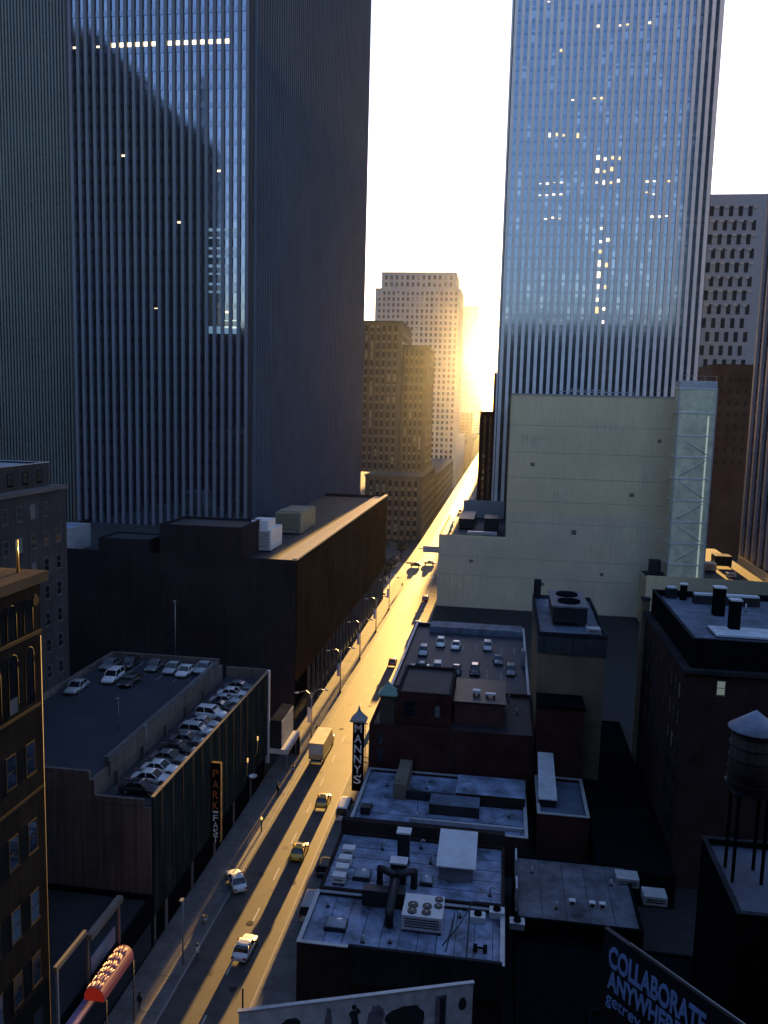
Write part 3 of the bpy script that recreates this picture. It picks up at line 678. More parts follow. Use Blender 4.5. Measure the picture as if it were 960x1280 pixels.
# glass elevator shaft
t=thing('elevator_shaft',(52,236,14.3),'tall glazed elevator shaft with diagonal bracing beside the beige wall','elevator shaft')
ex0,ex1,ey0,ey1=46.9,57.0,239.0,246
zs=[14.3,18.5,24.5,30.6,36.6,42.7,48.7,54.6,60.9,67.5]
for k in range(len(zs)-1):
    bx('glass_panel',ex0+.3,ex1-.3,ey0+.1,ey1,zs[k]+.2,zs[k+1]-.2,elevglass,t)
    bx('floor_frame',ex0,ex1,ey0-.1,ey1+.1,zs[k+1]-.2+.001,zs[k+1]+.199,whitemetal,t)
    if 1<=k<=6:
        a=(ex0+1.6,ey0-.05,zs[k]+.8); b_=(ex1-1.8,ey0-.05,zs[k+1]-.7)
        if k%2==0: a,b_=(a[0],a[1],b_[2]),(b_[0],b_[1],a[2])
        mb=MB(); mb.tube([a,b_],.13,6); mb.build('brace',whitemetal,t)
for x in (ex0,ex1-.3):
    bx('corner_post',x,x+.3,ey0-.12,ey0+.1,14.3,67.2,lightmetal,t)
bx('light_strip',ex1-2.1,ex1-1.7,ey0-.01,ey0+.09,15,60,emis('pale_green_strip',(.8,.9,.7),.035),t)
bx('crown_box',ex0+.2,ex1-.2,ey0,ey1,67.72,69.6,lightmetal,t)
mb=MB()
for x in (ex0+.3,ex0+3.4,ex0+6.6,ex1-.5): mb.tube([(x,ey0+.2,69.6),(x,ey0+.2,70.9)],.06,5)
mb.tube([(ex0+.3,ey0+.2,70.9),(ex1-.5,ey0+.2,70.9)],.06,5); mb.build('railing',lightmetal,t)

# ================================================================== RIGHT MIDDLE BUILDINGS
# tan building with dark roof
t=thing('tan_building',(11,138,0),'narrow tan building with a dark band and cluttered dark roof','building')
bx('wall',6.5,16.5,125,151,0,23.6,tanwall,t)
bx('dark_band',6.35,16.65,124.85,151.15,23.602,26.2,mat('dark_mansard',(.035,.045,.05),.7,var=.3,streak=.3),t)
bx('roof',6.7,16.3,125.2,150.8,26.202,26.26,silver2,t)
mb=MB(); mb.box(6.35,16.65,124.85,125.2,26.203,26.9); mb.box(6.35,16.65,150.8,151.15,26.203,26.9); mb.box(6.35,6.7,125.2,150.8,26.203,26.9); mb.box(16.3,16.65,125.2,150.8,26.203,26.9); mb.build('parapet',darkconc,t)
bx('chimney',6.4,7.6,147.5,149,26.91,30.2,browndark,t)
t=thing('cooling_tower',(11.3,137,26.3),'dark square cooling tower on the tan building roof','cooling tower')
bx('casing',8.8,14.2,131.5,143,26.9,29.3,darkmetal,t); bx('frame',8.6,14.4,131.3,143.2,29.302,29.6,mat('grey_frame',(.12,.12,.14),.6),t)
for x,y in ((9,132),(13.7,132),(9,142.5),(13.7,142.5)): bx('leg',x,x+.3,y,y+.3,26.27,26.89,darkmetal,t)
for fy in (134.6,139.8):
    mb=MB(); mb.tube([(11.5,fy,29.61),(11.5,fy,29.9)],1.8,16); mb.build('fan',blackm,t)
hvac('rooftop_unit','small pale unit at the near edge of the tan building roof',13.8,15.8,126.5,128.2,26.27,27.4,lightmetal)
t=thing('brick_annex',(10,121,0),'red brick annex stepping down in front of the tan building','building')
bx('wall',6.6,13.3,119.4,124.84,0,16.9,redbrick,t); bx('coping',6.5,13.4,119.3,124.83,16.902,17.4,blackm,t)
t=thing('low_roof_building',(11,115,0),'small low roof with a white slanted hatch under the brick annex','building')
roofed(t,6.6,13.4,107.5,119.3,0,6.5,redbrick,silver2,par=.5,cap=lightmetal)
t=thing('roof_hatch',(8,113,6.2),'tall slanted white panel leaning over the small low roof','roof panel')
mb=MB(); i=0
mb.prism([(6.8,110.4),(9.2,110.4),(9.2,110.9),(6.8,110.9)],6.1,7.2); mb.build('support',darkmetal,t)
mb=MB(); P=[(6.8,110.2,7.2),(9.3,110.2,7.2),(9.0,118,10.6),(6.8,118,10.6)]
mb.v=[Vector(p) for p in P]+[Vector(p)+Vector((0,0,.15)) for p in P]; mb.f=[(0,1,2,3),(4,5,6,7),(0,1,5,4),(1,2,6,5),(2,3,7,6),(3,0,4,7)]; mb.m=[0]*6; mb.sm=[False]*6
mb.build('panel',mat('white_panel',(.5,.52,.54),.5),t)

# parking roof building
t=thing('parking_garage',(-6,168,0),'low garage with a rooftop parking deck beside the beige block','parking garage')
roofed(t,BR,6.4,138.7,190,0,10.1,brownbrick,deckm,par=.8,cap=lightmetal)
bx('back_ledge',-15,5.9,184.5,189.6,9.37,10.8,silver2,t)
bx('ladder',5.2,6.1,163,165,9.37,12.6,mat('ladder_grey',(.2,.22,.25),.5),t)
# brick building with turret
t=thing('brick_building',(-8,136,0),'dark red brick building behind the vertical black sign','building')
roofed(t,BR,6.4,120,138.5,0,12.2,redbrick,tar,par=.6)
roofed(t,-14.6,-6.2,121.5,135,11.7,17.0,redbrick,tar,par=.4,cap=brownbrick)
bx('roof_block',-5.9,1.8,124,135,11.67,15.2,mat('dark_red_wall',(.09,.035,.035),.9,var=.3,brick=True),t)
bx('roof_block_cap',-6.1,2.0,123.8,135.2,15.202,15.4,darkmetal,t)
windows(t,'S',[(-12.6,121.48,13.2)],2.0,2.6,darkmetal,winglass)
windows(t,'S',[(-8.3,121.48,13.4),(-16.8,119.98,6.4),(-16.8,119.98,9.2),],.9,1.9,darkmetal,winglass)
bx('downpipe',-5.4,-5.25,119.9,119.98,5,12,darkmetal,t)
t=thing('copper_turret',(-17,122,12.2),'green copper pyramid turret on the street corner of the brick building','turret')
bx('shaft',-17.0,-14.8,120.6,122.8,11.62,16.6,mat('turret_wall',(.05,.04,.035),.8),t)
mb=MB(); mb.loft([[(-15.9+sx*q,121.7+sy*q,z) for sx,sy in ((-1,-1),(1,-1),(1,1),(-1,1))] for q,z in ((1.5,16.61),(1.5,16.8),(.9,17.4),(.35,18.0),(.05,18.5))],smooth=False); mb.build('copper_roof',copper,t)
t=thing('copper_awning',(-18.6,121.5,8),'slanted green copper canopy running down to the street side','canopy')
mb=MB(); P=[(-18.7,120.2,9.0),(-20.4,119.8,6.6),(-20.2,132,6.6),(-18.6,132,11.4)]
mb.v=[Vector(p) for p in P]+[Vector(p)+Vector((-.05,0,.14)) for p in P]; mb.f=[(0,1,2,3),(4,5,6,7),(0,1,5,4),(1,2,6,5),(2,3,7,6),(3,0,4,7)]; mb.m=[0]*6; mb.sm=[False]*6
mb.build('canopy_sheet',copper,t)
for y in (121,126,131): 
    mb=MB(); mb.tube([(-18.52,y,6.2),(-20.3,y,6.6)],.06,6); mb.build('strut',darkmetal,t)
# MANNY'S sign
t=thing('vertical_sign',(-19.9,118.6,1.5),"tall black blade sign reading MANNY'S with a pointed cap",'sign')
sx0,sx1=-20.75,-19.1
bx('sign_box',sx0,sx1,118.4,119.3,2.0,13.0,blackm,t)
mb=MB(); cxx,cyy=(sx0+sx1)/2,118.85
mb.loft([[(cxx+a*s*1.0,cyy+b_*s*.8,z) for a,b_ in ((-1,-1),(1,-1),(1,1),(-1,1))] for s,z in ((1.2,13.01),(1.22,13.3),(.7,13.9),(.25,14.5),(.04,15.4))],smooth=False); mb.build('cap',mat('grey_lead',(.3,.3,.3),.5),t)
mb=MB(); mb.tube([(sx1,118.85,12.6),(BR-.01,118.85,12.6)],.08,6); mb.tube([(sx1,118.85,6.5),(BR-.01,118.85,6.5)],.08,6); mb.tube([(sx1+.25,118.85,12.6),(sx1+.25,118.85,3)],.06,6); mb.build('bracket',lampm,t)
zz=11.3
for ch in ('M','A','N','N','Y',"'",'S'):
    if ch=="'":
        text(ch,.35,swhite,t,(sx1-.35,118.38,zz+1.15),(R(90),0,0),.06,.14); continue
    text(ch,1.3,swhite,t,(sx0+.27,118.38,zz),(R(90),0,0),.06,1.12,bold=.01); zz-=1.62

# low roofs
t=thing('low_roof_building',(-6,110,0),'low building with pale stained roof below the red brick wall','building')
roofed(t,BR+.3,5.2,102.4,119.2,0,5.5,brownbrick,silver,par=.45,cap=lightmetal)
bx('partition',-13.4,-11.6,110.6,119.0,5.12,7.4,mat('ochre_wall',(.16,.14,.1),.8,var=.3),t)
bx('raised_roof',-4.6,5.0,110.8,116.8,5.12,6.8,brownbrick,t,top=silver)
bx('lean_to',-8.0,-1.2,107.2,110.4,5.12,6.6,darkconc,t,top=silver2)
bx('step_wall',-11.58,-4.7,110.9,111.3,5.12,6.4,darkmetal,t)
bx('near_wall',-10.4,4.9,104.6,104.95,5.12,5.6,lightmetal,t)
t=thing('low_roof_building',(-8,86,0),'flat-roofed low building with skylights and white fan units','building')
roofed(t,BR,2.2,75.6,84.9,0,6.4,brownbrick,silver,par=.4,cap=lightmetal)
roofed(t,BR+.2,2.2,84.92,97.6,0,6.75,brownbrick,silver,par=.4)
bx('front_step',-13.2,2.0,75.2,75.58,3,6.9,darkconc,t)
bx('back_wall',BR+.2,2.2,97.62,98.6,0,8.2,brownbrick,t)
def skylight(label,x,y,z,w_=1.7,d_=1.5):
    t=thing('skylight',(x,y,z),label,'skylight')
    bx('curb',x-w_/2,x+w_/2,y-d_/2,y+d_/2,z+.003,z+.45,darkmetal,t)
    mb=MB(); mb.loft([[(x+a*w_/2*s,y+b_*d_/2*s,zz) for a,b_ in ((-1,-1),(1,-1),(1,1),(-1,1))] for s,zz in ((.95,z+.452),(.9,z+.6),(.5,z+.85),(.1,z+.92))],smooth=True); mb.build('dome',plain('skylight_dome',(.3,.34,.38),.15),t)
skylight('square skylight nearest the street on the front roof half',-15.2,79.2,6.06,2.3,1.8)
skylight('square skylight beside the row of white boxes',-14.0,88.3,6.4,2.0,1.9)
skylight('square skylight between the tall stack and the white shed roof',-6.6,88.4,6.4,1.5,1.5)
for i,y in enumerate((86.5,88.3,90.2,92.4)):
    hvac('rooftop_unit',['white box unit nearest the railing in the row of four','second white box unit from the near end of the row','third white box unit from the near end of the row','farthest white box unit of the row of four'][i],-17.1,-15.6,y-.55,y+.55,6.42,7.6,whitemetal,group='row of white box units along the street edge')
t=thing('stack',(-9.6,92,6.4),'tall rectangular duct stack with a pale cap','duct stack')
bx('duct',-10.4,-9.0,91.5,92.6,6.42,10.4,darkmetal,t); bx('cap',-10.55,-8.85,91.35,92.75,10.402,10.6,whitemetal,t)
t=thing('stack',(-10,88,6.4),'shorter duct stack with a pale top in front of the tall one','duct stack')
bx('duct',-10.7,-8.9,87.6,88.9,6.42,8.8,darkmetal,t); bx('cap',-10.8,-8.8,87.5,89,8.802,9.0,whitemetal,t)
t=thing('duct_run',(-10,85.5,6.4),'big dark bent exhaust ducts in the middle of the roof','duct')
mb=MB()
for x in (-11.8,-7.9): mb.tube([(x,87.2,6.45),(x,87.2,8.4),(x+(.5 if x<-9 else -.5),86.2,8.9),(-9.8,85.6,8.7)],.42,8)
mb.tube([(-9.8,88.,8.0),(-9.8,84,8.3),(-9.8,80.5,7.4),(-9.8,80.3,6.2)],.5,8); mb.build('duct',darkmetal,t)
bx('plenum',-13.2,-8.6,83.4,84.7,6.07,7.9,darkmetal,t)
t=thing('roof_shed',(-3.3,91.5,6.4),'white sloped shed roof at the back of the skylight building','roof shed')
bx('wall',-5.3,-1.4,89.4,95,6.42,8.2,mat('mauve_wall',(.22,.2,.24),.8),t)
mb=MB(); P=[(-5.6,88.9,8.25),(-1.1,88.9,8.25),(-1.1,95.3,9.4),(-5.6,95.3,9.4)]
mb.v=[Vector(p) for p in P]+[Vector(p)+Vector((0,0,.15)) for p in P]; mb.f=[(0,1,2,3),(4,5,6,7),(0,1,5,4),(1,2,6,5),(2,3,7,6),(3,0,4,7)]; mb.m=[0]*6; mb.sm=[False]*6
mb.build('roof',mat('white_shed_roof',(.62,.64,.66),.5,var=.15),t)
hvac('rooftop_unit','large white fan unit with five dark round fans',-8.4,-4.2,79.6,83.6,6.06,8.0,whitemetal,fans=[(-7.4,81.5,.55),(-5.9,81.5,.5),(-7.4,80.4,.5),(-5.9,80.4,.5),(-4.75,82.9,.45),(-4.75,81.7,.45)])
hvac('rooftop_unit','low pale coil unit right behind the large fan unit',-7.9,-5.3,84.0,84.8,6.06,7.2,whitemetal)
t=thing('pipe_run',(-1.5,80,6),'thin conduit pipes crossing the right part of the skylight roof','pipes')
mb=MB(); mb.tube([(-4,78,6.2),(-2.4,80.5,7.0),(-1.2,84.6,7.2),(2,84.6,7.2)],.07,6); mb.tube([(-3.6,77,6.2),(-2.9,79,9.2),(-3.2,81,6.2)],.06,6); mb.tube([(-1.5,76.5,6.2),(-1.5,84,6.5)],.06,6); mb.build('pipe',darkmetal,t)
t=thing('roof_bench',(-.2,78,6.1),'small dark H-shaped stand on the pale roof corner','stand')
mb=MB(); mb.box(-.9,-.5,77.6,78.5,6.2,6.5); mb.box(.1,.5,77.6,78.5,6.2,6.5); mb.box(-.5,.1,77.95,78.15,6.35,6.45); mb.build('frame',blackm,t)
for i,(x,y) in enumerate(((-.6,83.0),(1.4,84.2),(3.6,84.2))):
    t=thing('exhaust_fan',(x,y,6.1),['round exhaust fan nearest the large fan unit','middle round exhaust fan right of the roof','exhaust fan outside the right parapet'][i],'exhaust fan')
    z=6.1 if i<2 else 5.1
    mb=MB(); mb.box(x-.8,x+.8,y-.6,y+.6,z,z+.7); mb.build('housing',whitemetal if i<2 else lightmetal,t)
    mb=MB(); mb.tube([(x,y,z+.702),(x,y,z+.9)],.42,14); mb.build('fan',blackm,t)
# right low dark roofs
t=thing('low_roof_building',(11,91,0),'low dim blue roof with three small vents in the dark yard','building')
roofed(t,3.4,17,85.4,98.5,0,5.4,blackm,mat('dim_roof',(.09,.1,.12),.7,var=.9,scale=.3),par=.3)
for i,x in enumerate((9.8,12,13.1)):
    t=thing('roof_vent',(x,89.4,5.2),['leftmost of the three small pale vents on the dim roof','middle one of the three small pale vents on the dim roof','rightmost of the three small pale vents on the dim roof'][i],'roof vent')
    mb=MB(); mb.box(x-.35,x+.35,89.1,89.7,5.17,5.7); mb.build('housing',whitemetal,t)
    bx('louvre',x-.22,x+.22,89.05,89.098,5.3,5.6,blackm,t)
for i,(y0,lab) in enumerate(((92.6,'upper pale slanted panel on the yard wall'),(86.6,'lower pale slanted panel on the yard wall'))):
    t=thing('wall_panel',(3.6,y0,6),lab,'panel')
    bx('sheet',3.42,3.6,y0,y0+2.6,5.41,8.0,MATS['white_panel'],t); bx('frame',3.38,3.66,y0-.1,y0-.002,5.41,8.1,lightmetal,t)
for i,(x,y,lab) in enumerate(((16.6,95.5,'upper faint blue roof box in the dark yard'),(19.2,92.3,'lower faint blue roof box in the dark yard'))):
    hvac('rooftop_unit',lab,x-1.3,x+1.3,y-1,y+1,4.5,5.9,lightmetal)
t=thing('yard_shade_block',(16,110,0),'black low block added for the deep shade of the yard','building')  # added black roofs standing for the yard's deep shade
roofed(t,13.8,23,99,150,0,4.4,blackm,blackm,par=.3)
t=thing('yard_shade_block',(14,80,0),'black block added for the shade below the dim blue roof','building')
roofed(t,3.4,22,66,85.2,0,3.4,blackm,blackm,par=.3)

# brick building right
t=thing('brick_building',(34,122,0),'tall dark brick building with rows of narrow windows and a skylit roof','building')
bx('wall',23.5,52,104,134,0,28.4,brownbrick,t)
bx('cornice',23.1,52.3,103.6,134.3,28.402,28.9,darkconc,t)
roofed(t,24.2,52,104.6,133.4,28.902,32.6,blackm,silver2,par=.9,cap=darkconc)
windows(t,'W',[(23.48,y,z) for z in (24.3,20.6,16.9,13.2,9.5,5.8) for y in (106.5,109,111.5,122,125.5,129)],1.15,2.1,darkconc,winglass)
windows(t,'S',[(27.8,103.98,25.8)],1.1,1.9,stone,emis('dim_lit_pane',(.5,.55,.42),.025))
for i,(x,y,a,b_,h,lab) in enumerate(((31.2,113,1.3,1.3,4.2,'nearest square dark chimney on the skylit roof'),(31.4,122,1.5,1.5,4.0,'dark chimney behind the nearest chimney on the skylit roof'),(28.4,131,.9,.9,2.4,'smallest chimney at the far corner of the skylit roof'))):
    t=thing('chimney',(x,y,31.8),lab,'chimney'); bx('stack',x-a/2,x+a/2,y-b_/2,y+b_/2,31.77,31.77+h,blackm,t); bx('cap',x-a/2-.1,x+a/2+.1,y-b_/2-.1,y+b_/2+.1,31.772+h,31.95+h,whitemetal,t)
for i,(x0,x1,y0,y1,z,lab) in enumerate(((28,36,109,114,31.8,'wide pale skylight strip at the near end of the brick building roof'),(29.5,39,128.5,130,33.0,'long white bulkhead edge at the far end of the skylit roof'),(26,27.6,131.5,132.8,33.2,'tiny white hatch at the far corner of the skylit roof'))):
    t=thing('roof_skylight',((x0+x1)/2,y0,z),lab,'skylight'); bx('curb',x0,x1,y0,y1,31.77,z+.1,darkconc,t); bx('glazing',x0+.1,x1-.1,y0+.1,y1-.1,z+.102,z+.35,mat('pale_glazing',(.55,.62,.66),.4),t)
t=thing('tan_chimney',(23,131,0),'tan brick chimney stack at the far corner of the dark brick building','chimney')
bx('stack',23.0,24.15,134.4,135.8,0,30.6,tanwall,t); bx('cap',22.9,24.25,134.3,135.9,30.602,30.9,darkconc,t)

# water tank and roof
t=thing('flat_roof_building',(26,72,0),'dark building carrying the wooden water tank','building')
roofed(t,20.3,36,66,78.4,0,20.2,blackm,mat('blue_roof',(.06,.075,.11),.6,var=.5,scale=.3),par=.6,cap=darkconc)
t=thing('water_tank',(22.4,73,19.6),'round wooden rooftop water tank with a pale conical cap on dark legs','water tank')
tx,ty=22.6,73.
mb=MB(); mb.tube([(tx,ty,28),(tx,ty,33.2)],[1.95,1.85],24); mb.build('barrel',mat('wood_staves',(.05,.035,.03),.85,var=.3,scale=2,streak=.4),t)
mb=MB(); mb.tube([(tx,ty,33.2),(tx,ty,33.3),(tx,ty,34.9)],[2.2,2.2,.06],20); c=mb.build('conical_roof',mat('tank_cap',(.22,.26,.33),.6,var=.25,scale=1.),t)
mb=MB()
for z in (28.6,29.6,30.7,31.8,32.8): mb.tube([(tx,ty,z),(tx,ty,z+.07)],1.99,24)
mb.build('hoop',darkmetal,t)
for a,b_ in ((-1.2,-1.2),(1.2,-1.2),(1.2,1.2),(-1.2,1.2)): bx('leg',tx+a-.12,tx+a+.12,ty+b_-.12,ty+b_+.12,19.67,27.9,blackm,t)
bx('platform',tx-1.8,tx+1.8,ty-1.8,ty+1.8,27.7,27.99,darkmetal,t)

# COLLABORATE ANYWHERE billboard
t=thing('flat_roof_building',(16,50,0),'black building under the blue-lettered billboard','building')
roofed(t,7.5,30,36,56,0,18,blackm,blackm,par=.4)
t=thing('billboard',(11,50,18),'dark rooftop billboard with pale blue words COLLABORATE ANYWHERE','billboard')
ax,ay=8.4,52.9; dx,dy=5.2,-6.1; L=math.hypot(dx,dy); dx/=L; dy/=L; rz=math.atan2(dy,dx); nx,ny=dy,-dx
mb=MB()
def pq(u,o,z): return (ax+dx*u+nx*o,ay+dy*u+ny*o,z)
i=0
for (u0,u1,o0,o1,z0,z1) in ((-.6,13,-.05,-.4,19.4,25.8),):
    mb.v+= [pq(u0,o0,z0),pq(u1,o0,z0),pq(u1,o1,z0),pq(u0,o1,z0),pq(u0,o0,z1),pq(u1,o0,z1),pq(u1,o1,z1),pq(u0,o1,z1)]
    for f in ((0,1,5,4),(1,2,6,5),(2,3,7,6),(3,0,4,7),(4,5,6,7),(3,2,1,0)): mb.f.append(f); mb.m.append(0); mb.sm.append(False)
mb.build('panel',mat('billboard_black',(.012,.012,.02),.6),t)
mb=MB(); mb.tube([pq(1.5,-.2,25.9),pq(13,-.2,25.9)],.06,6); mb.build('top_rail',lampm,t)
for u in (.5,6,11.5):
    mb=MB(); mb.tube([pq(u,-.5,18),pq(u,-.5,25)],.12,6); mb.build('post',darkmetal,t)
lb=mat('pale_blue_letter',(.32,.5,.95),.5,var=.12,scale=2)
text('COLLABORATE',1.55,lb,t,pq(0,.0,23.45),(R(90),0,rz),.06,7.5,bold=.03)
text('ANYWHERE',1.35,lb,t,pq(0,.0,21.9),(R(90),0,rz),.06,5.9,bold=.03)
text('getrev',.95,lb,t,pq(-.05,.0,20.55),(R(90),0,rz),.06,2.9)

# painted billboard bottom
t=thing('billboard',(-10,62,0),'long weathered white billboard with dark silhouettes at the bottom edge','billboard')
ax,ay=-18.9,58.3; dx,dy=18.3,6.7; L=math.hypot(dx,dy); dx/=L; dy/=L; nx,ny=dy,-dx; rz=math.atan2(dy,dx)
def pq2(u,o,z): return (ax+dx*u+nx*o,ay+dy*u+ny*o,z)
def slab(u0,u1,o0,o1,z0,z1):
    mb=MB(); mb.v=[pq2(u0,o0,z0),pq2(u1,o0,z0),pq2(u1,o1,z0),pq2(u0,o1,z0),pq2(u0,o0,z1),pq2(u1,o0,z1),pq2(u1,o1,z1),pq2(u0,o1,z1)]
    for f in ((0,1,5,4),(1,2,6,5),(2,3,7,6),(3,0,4,7),(4,5,6,7),(3,2,1,0)): mb.f.append(f); mb.m.append(0); mb.sm.append(False)
    return mb
slab(0,L,0,-.25,6.4,12.0).build('panel',mat('weathered_white_panel',(.5,.5,.56),.7,var=.35,scale=.8,fine=.1),t)
slab(-.1,L+.1,.06,-.3,12.002,12.15).build('top_rail',lightmetal,t)
for u in (1,7,13,18.5): slab(u,u+.25,-.3,-.55,0.0,11.5).build('post',darkmetal,t)
sil=mat('faded_black_paint',(.02,.02,.03),.8,var=.4,scale=3)
sil2=mat('faded_grey_paint',(.16,.15,.2),.8,var=.5,scale=2)
def blob(pts,m,dz=0):
    mb=MB(); mb.open=True; mb.quad([pq2(u,.012+dz,z) for u,z in pts]); mb.build('painted_figure',m,t)
def ell(u,z,a,b_,m,n=18,dz=0,ir=.1,seed=1):
    r=random.Random(seed); blob([(u+math.cos(i*math.tau/n)*a*(1+r.uniform(-ir,ir)),z+math.sin(i*math.tau/n)*b_*(1+r.uniform(-ir,ir))) for i in range(n)],m,dz)
blob([(9.0,8.2),(9.1,10.2),(8.85,10.7),(9.1,11.0),(9.35,10.95),(9.6,11.2),(9.9,10.8),(9.6,10.5),(9.75,9.6),(9.7,8.2)],sil)   # figure, arm raised
ell(9.3,11.25,.2,.25,sil,seed=2)
ell(4.2,10.4,.8,.6,sil,seed=3,ir=.25); blob([(3.7,8),(4.7,8),(4.6,10),(3.8,10)],sil,.003)
ell(14.0-.3,9.7,1.7,1.15,sil,seed=4,ir=.12); ell(13.5,8.5,1.9,1.0,sil,seed=5,dz=.004)
blob([(16.2,8),(16.2,11.3),(17.2,11.4),(17.2,8)],sil2); blob([(16.6,8),(16.6,11.1),(17.1,11.2),(17.1,8)],sil,.004)
ell(18.6,10.3,.35,.6,sil,seed=6)
ell(11.2,10.0,.7,1.3,sil2,seed=7,ir=.25); ell(7.2,10.4,.35,1.1,sil2,seed=8,ir=.3); ell(1.2,10.2,.5,.4,sil,seed=9)

# ================================================================== VEHICLES
PAINT={'white':(.72,.72,.72),'silver':(.42,.44,.46),'black':(.015,.015,.018),'grey':(.14,.15,.16),'red':(.62,.03,.02),'yellow':(.78,.42,.04),'blue':(.04,.07,.16)}
def paint(c): 
    m=plain('car_paint_'+c,PAINT[c],.28,coat=.8); return m
def sec(y,hw,zb,zt,inset=.1):
    """car body cross-section at y"""
    return [(-hw+.08,y,zb),(-hw,y,zb+.15),(-hw,y,(zb+zt)/2+.05),(-hw+inset*.5,y,zt-.05),(-hw+inset*2,y,zt),(0,y,zt+.02),(hw-inset*2,y,zt),(hw-inset*.5,y,zt-.05),(hw,y,(zb+zt)/2+.05),(hw,y,zb+.15),(hw-.08,y,zb)]
CARM={}
def car_meshes(kind):
    if kind in CARM: return CARM[kind]
    if kind=='van': L,W,H,belt=5.2,1.95,2.15,1.1
    elif kind=='suv': L,W,H,belt=4.7,1.88,1.7,1.0
    else: L,W,H,belt=4.7,1.82,1.42,.86
    h=W/2; hl=L/2
    mb=MB()
    nose=.62 if kind!='van' else .85
    st=[(-hl,h*.80,.35,belt-.25),(-hl+.12,h*.92,.25,belt-.06),(-hl+.7,h,.2,belt),(-hl+1.3,h,.2,belt+.01),(0,h,.2,belt+.02),(hl-1.6,h,.2,belt),(hl-1.2,h,.2,belt-.05),(hl-.6,h*.97,.22,belt-.12),(hl-.15,h*.88,.26,nose+.02),(hl,h*.72,.35,nose-.14)]
    mb.loft([sec(*s) for s in st]); body=mb.mesh('body',paint('white'))
    # greenhouse
    if kind=='sedan': r0,r1,w0,w1=-hl+.75,hl-1.35,-hl+1.35,hl-2.15
    elif kind=='suv': r0,r1,w0,w1=-hl+.12,hl-1.35,-hl+.45,hl-2.0
    else: r0,r1,w0,w1=-hl+.05,hl-.7,-hl+.2,hl-1.4
    def ring(a,b_,hw,z): 
        c=.12
        return [(-hw+c,a,z),(hw-c,a,z),(hw,a+c,z),(hw,b_-c,z),(hw-c,b_,z),(-hw+c,b_,z),(-hw,b_-c,z),(-hw,a+c,z)]
    g=MB(); g.loft([ring(r0,r1,h*.93,belt-.03),ring((r0+w0)/2,(r1+w1)/2,h*.88,(belt+H)/2),ring(w0,w1,h*.77,H-.06)],smooth=False,caps=False); glass=g.mesh('cabin_glass',cabglass)
    rf=MB(); rf.loft([ring(w0-.04,w1+.04,h*.785,H-.075),ring(w0-.02,w1+.02,h*.76,H-.02),ring(w0+.25,w1-.3,h*.6,H+.01)]); roof=rf.mesh('roof',paint('white'))
    pill=[]
    for sx in (-1,1):
        for (a,b_) in ((r0,w0),(r1,w1),((r0+r1)/2-.1,(w0+w1)/2-.1)):
            pl=MB(); pl.tube([(sx*h*.925,a,belt-.03),(sx*h*.885,(a+b_)/2,(belt+H)/2),(sx*h*.775,b_,H-.05)],.045,5); pill.append(pl.mesh('pillar',paint('white')))
    wh=MB(); wh.tube([(-.1,0,0),(.1,0,0)],.33,16); wheel=wh.mesh('wheel',tyre_m)
    ri=MB(); ri.tube([(-.112,0,0),(.112,0,0)],.2,10); rim=ri.mesh('rim',rim_m)
    hd=MB(); hd.box(-.2,.2,-.08,.06,-.08,.08); head=hd.mesh('headlight',lens_m)
    tl=MB(); tl.box(-.17,.17,-.05,.05,-.1,.1); tail=tl.mesh('taillight',tail_m)
    mi=MB(); mi.box(-.1,.1,-.07,.07,-.07,.07); mir=mi.mesh('mirror',paint('black'))
    CARM[kind]=(dict(body=body,glass=glass,roof=roof,pill=pill,wheel=wheel,rim=rim,head=head,tail=tail,mir=mir),L,W,H,belt,h,hl,nose,r1)
    return CARM[kind]
COLM={}
def recol(me,c):
    k=(me.name,c)
    if k not in COLM:
        m=me.copy(); m.materials.clear(); m.materials.append(paint(c)); COLM[k]=m
    return COLM[k]
PROTO={}
def make_car(kind,color):
    d,L,W,H,belt,h,hl,nose,r1=car_meshes(kind)
    t=thing('car',(0,0,0),'car','car')
    def add(nm,me,loc=(0,0,0),par=None):
        o=bpy.data.objects.new(nm,me); COL.objects.link(o); o.parent=par or t; o.location=loc; return o
    add('body',recol(d['body'],color)); add('cabin_glass',d['glass']); add('roof',recol(d['roof'],color)); [add('pillar',recol(q,color)) for q in d['pill']]
    for sx in (-1,1):
        for y in (-hl+.95,hl-.9):
            w_=add('wheel',d['wheel'],(sx*(h-.07),y,.33)); add('rim',d['rim'],(0,0,0),w_)
        add('headlight',d['head'],(sx*h*.66,hl-.14,nose-.08)); add('taillight',d['tail'],(sx*h*.72,-hl+.06,belt-.2)); add('mirror',d['mir'],(sx*(h+.08),r1-.35,belt+.06))
    return t
def car(kind,color,x,y,z,deg,label,cat='car',name=None,group=None,first=False):
    k=(kind,color)
    if k not in PROTO: PROTO[k]=make_car(kind,color); t=PROTO[k]
    else: t=copy_tree(PROTO[k])
    if z>2: deg+=random.uniform(-4,4); x+=random.uniform(-.15,.15); y+=random.uniform(-.12,.12)
    t.scale=(1,random.uniform(.93,1.04),random.uniform(.96,1.05))
    t.name=name or {'van':'van','suv':'parked_suv','sedan':'parked_car'}[kind]
    t.location=(x,y,z); t.rotation_euler=(0,0,R(deg)); tag(t,label,cat)
    if group: t['group']=group
    elif 'group' in t: del t['group']
    return t
rz0=.013
